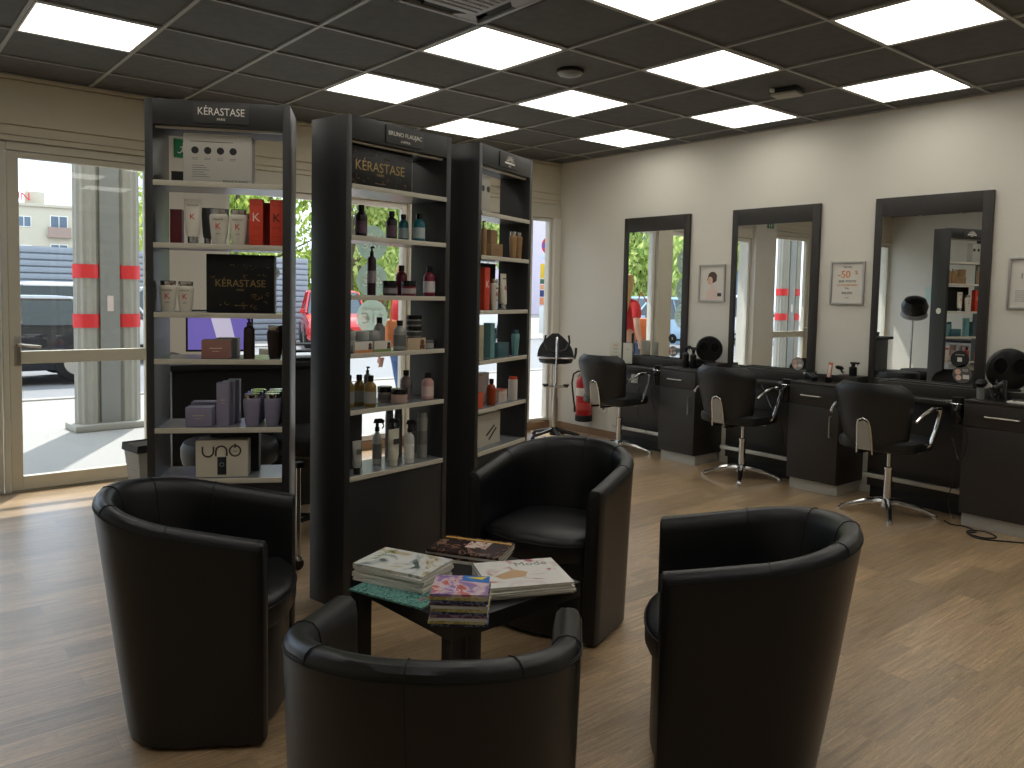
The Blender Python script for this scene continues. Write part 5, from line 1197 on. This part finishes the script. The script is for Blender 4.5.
def tree(x, y, h, r, label, seed, m, nleaf=7500, low=.28):
    rd = random.Random(seed); t = thing('street_tree', label, 'tree', (x, y, GZ), rd.uniform(0, 6), 'trees across the street')
    b = B(); top = h*.55
    b.tube([(0, 0, 0), (.05, 0, h*.25), (0, .08, top)], [.2, .16, .1], 10)
    bl = []
    for i in range(11):
        a = rd.uniform(0, 2*PI); rr = r*rd.uniform(.25, .8); z_ = h*rd.uniform(low, .88)
        bl.append((rr*math.cos(a), rr*math.sin(a), z_, r*rd.uniform(.38, .6)))
        b.tube([(0, .04, h*rd.uniform(.22, .45)), (rr*.5*math.cos(a), rr*.5*math.sin(a), z_*.8), (rr*math.cos(a), rr*math.sin(a), z_)], [.07, .05, .02], 6)
    b.done('trunk', M_bark, t)
    bl.append((0, 0, h*.8, r*.55))
    lv = B(); bm = lv.bm
    for i in range(nleaf):
        cx, cy, cz, cr_ = bl[i % len(bl)]
        d = Vector((rd.gauss(0, 1), rd.gauss(0, 1), rd.gauss(0, 1))).normalized()*cr_*(rd.random()**.4)
        c = Vector((cx, cy, cz))+d; s_ = rd.uniform(.09, .17)
        e = Euler((rd.uniform(0, 6), rd.uniform(0, 6), rd.uniform(0, 6))).to_matrix()
        vs = [bm.verts.new(c+e @ Vector(p)*s_) for p in ((-1, 0, 0), (0, -.55, .1), (1, 0, 0), (0, .55, .1))]; bm.faces.new(vs)
    me = bpy.data.meshes.new('foliage'); bm.to_mesh(me); bm.free(); me.materials.append(m)
    o = bpy.data.objects.new('foliage', me); COL.objects.link(o); o.parent = t
for i, (x, y, h, r, lab, m) in enumerate([(7.6, 23.6, 8.5, 3.1, 'leafy tree seen above the left shelf products', M_leaf), (11.8, 23.5, 8.5, 3.3, 'leafy tree between the left and middle units', M_leaf2), (16.2, 25, 9, 3.4, 'leafy tree above the middle unit products', M_leaf),
    (18.4, 25.5, 7.5, 2.2, 'leafy tree behind the right end of the middle unit', M_leaf2), (10.6, 30, 10, 4.0, 'tall leafy tree farther back', M_leaf), (17.5, 31, 10, 4.2, 'tall leafy tree behind the middle unit, farthest back', M_leaf2), (-13.5, 16.5, 7.5, 2.6, 'leafy tree reflected in the left mirror', M_leaf2), (-19, 17.5, 7.5, 2.4, 'leafy tree reflected in the middle mirror', M_leaf)]):
    tree(x, y, h, r, lab, 40+i, m)
# hedge
t = thing('hedge', 'long clipped green hedge under the trees', 'hedge', (13, 34.5, GZ), R(10)); rd = random.Random(5)
B().box(-8, 8, -.3, .3, 0, 1.0, .1).done('branch_core', M_bark, t)
lv = B()
for i in range(12000):
    c = Vector((rd.uniform(-8.2, 8.2), rd.uniform(-.6, .6), rd.uniform(.05, 3.4))); s_ = rd.uniform(.1, .18); e = Euler((rd.uniform(0, 6), rd.uniform(0, 6), rd.uniform(0, 6))).to_matrix()
    lv.bm.faces.new([lv.bm.verts.new(c+e @ Vector(p)*s_) for p in ((-1, 0, 0), (0, -.55, .1), (1, 0, 0), (0, .55, .1))])
lv.done('foliage', M_leaf, t, smooth=False)

# ------------------------------------------------------------------ person outside the window
def skin(name, verts, edges, radii, m, parent, lvl=2):
    me = bpy.data.meshes.new(name); me.from_pydata(verts, edges, []); o = bpy.data.objects.new(name, me); COL.objects.link(o)
    sk = o.modifiers.new('s', 'SKIN'); ss = o.modifiers.new('d', 'SUBSURF'); ss.levels = lvl; ss.render_levels = lvl
    for i, r_ in enumerate(radii): me.skin_vertices[0].data[i].radius = r_ if isinstance(r_, tuple) else (r_, r_)
    me.skin_vertices[0].data[0].use_root = True
    dg = bpy.context.evaluated_depsgraph_get(); dg.update()
    nm = bpy.data.meshes.new_from_object(o.evaluated_get(dg)); bpy.data.objects.remove(o); nm.name = name
    for p in nm.polygons: p.use_smooth = True
    nm.materials.clear(); nm.materials.append(m)
    q = bpy.data.objects.new(name, nm); COL.objects.link(q); q.parent = parent; return q
pe = thing('person', 'person with blond hair, red top, blue jeans and tan shoulder bag passing outside the window', 'person', (1.66, 3.36, GZ), R(178))
V = [(0, 0, .96), (0, 0, 1.12), (0, 0, 1.3), (.0, 0, 1.43), (.0, 0, 1.50), (.02, 0, 1.585), (.02, 0, 1.66), (.01, 0, 1.73),
     (0, .1, .92), (.05, .1, .5), (.0, .1, .12), (.1, .1, .05), (0, -.1, .92), (-.05, -.1, .5), (-.14, -.1, .13), (-.05, -.1, .05),
     (0, .17, 1.41), (-.02, .21, 1.15), (.06, .21, .92), (.08, .21, .86), (0, -.17, 1.41), (.02, -.21, 1.15), (.12, -.2, .95), (.14, -.2, .89)]
E_ = [(0, 1), (1, 2), (2, 3), (3, 4), (4, 5), (5, 6), (6, 7), (0, 8), (8, 9), (9, 10), (10, 11), (0, 12), (12, 13), (13, 14), (14, 15), (3, 16), (16, 17), (17, 18), (18, 19), (3, 20), (20, 21), (21, 22), (22, 23)]
Rd = [(.13, .1), (.115, .09), (.13, .09), (.09, .07), .05, .075, .09, .06, .085, .055, .038, .035, .085, .055, .038, .035, .05, .04, .028, .03, .05, .04, .028, .03]
sk_m = mat('skin_tone', (206, 160, 136), .5)
skin('body', V, E_, Rd, sk_m, pe)
b = B(); b.tube([(.085, 0, 1.66), (.115, 0, 1.635), (.1, 0, 1.62)], [.008, .014, .008], 8); b.done('nose', sk_m, pe)
for s_ in (-1, 1):
    B().lathe([(0, -.008), (.009, 0), (0, .008)], 10, T(.098, s_*.032, 1.665)).done('eye', C3((60, 50, 44)), pe)
    B().lathe([(0, -.02), (.012, 0), (0, .02)], 10, T(.02, s_*.09, 1.65)).done('ear', sk_m, pe)
    for k_ in range(4): B().tube([(.08+.03*(s_ < 0)*2+(-.016+.011*k_), s_*.207, .85), (.09+.03*(s_ < 0)*2+(-.016+.011*k_), s_*.205, .80), (.10+.03*(s_ < 0)*2+(-.012+.01*k_), s_*.198, .765-.006*abs(k_-1.5))], [.0095, .0085, .007], 8).done('finger', sk_m, pe)
    B().tube([(.11+.06*(s_ < 0), s_*.2, .87), (.13+.06*(s_ < 0), s_*.19, .83), (.135+.06*(s_ < 0), s_*.185, .8)], [.011, .01, .008], 8).done('thumb', sk_m, pe)
B().box(.098, .104, -.02, .02, 1.6, 1.606, .002).done('mouth', C3((170, 84, 80)), pe)
skin('red_top', [(0, 0, .93), (0, 0, 1.1), (0, 0, 1.28), (0, 0, 1.42), (0, .17, 1.4), (-.01, .2, 1.22), (0, -.17, 1.4), (.01, -.2, 1.22)], [(0, 1), (1, 2), (2, 3), (3, 4), (4, 5), (3, 6), (6, 7)], [(.155, .12), (.14, .11), (.152, .11), (.1, .08), .066, .06, .066, .06], mat('red_shirt', (200, 44, 46), .8), pe)
skin('jeans', [(0, 0, .98), (0, .1, .88), (.05, .1, .5), (.0, .1, .14), (0, -.1, .88), (-.05, -.1, .5), (-.13, -.1, .16)], [(0, 1), (1, 2), (2, 3), (0, 4), (4, 5), (5, 6)], [(.15, .118), .105, .074, .06, .105, .074, .06], mat('denim', (78, 104, 150), .8, var=.15, vscale=60), pe)
for s_, x_, z_ in ((1, .06, 0), (-1, -.09, .0)):
    B().box(x_-.1, x_+.16, s_*.1-.045, s_*.1+.045, z_, z_+.075, .03, seg=3).done('shoe', C3((220, 216, 210)), pe)
hb = B(); rings = []
for z_, rx, ry, cx in ((1.30, .03, .1, -.08), (1.4, .05, .125, -.065), (1.52, .065, .125, -.05), (1.62, .1, .115, -.02), (1.7, .108, .11, -.005), (1.76, .085, .085, .0), (1.785, .03, .03, .0)):
    rings.append([(cx+rx*math.cos(2*PI*i/20), ry*math.sin(2*PI*i/20), z_) for i in range(20)])
hb.loft(rings).done('hair', mat('blond_hair', (190, 150, 96), .6, var=.2, vscale=80), pe)
bg_ = thing('shoulder_bag', 'tan leather shoulder bag carried by the person outside', 'bag', (1.385, 3.3, 1.0), R(90))
B().box(-.17, .17, -.055, .055, -.14, .14, .03, seg=3).done('pouch', mat('tan_leather', (190, 110, 60), .5), bg_); B().tube([(-.12, 0, .11), (-.1, -.02, .3), (0, -.06, .46), (.1, -.02, .3), (.12, 0, .11)], .01, 8).done('strap', mat('tan_leather', (190, 110, 60), .5), bg_)
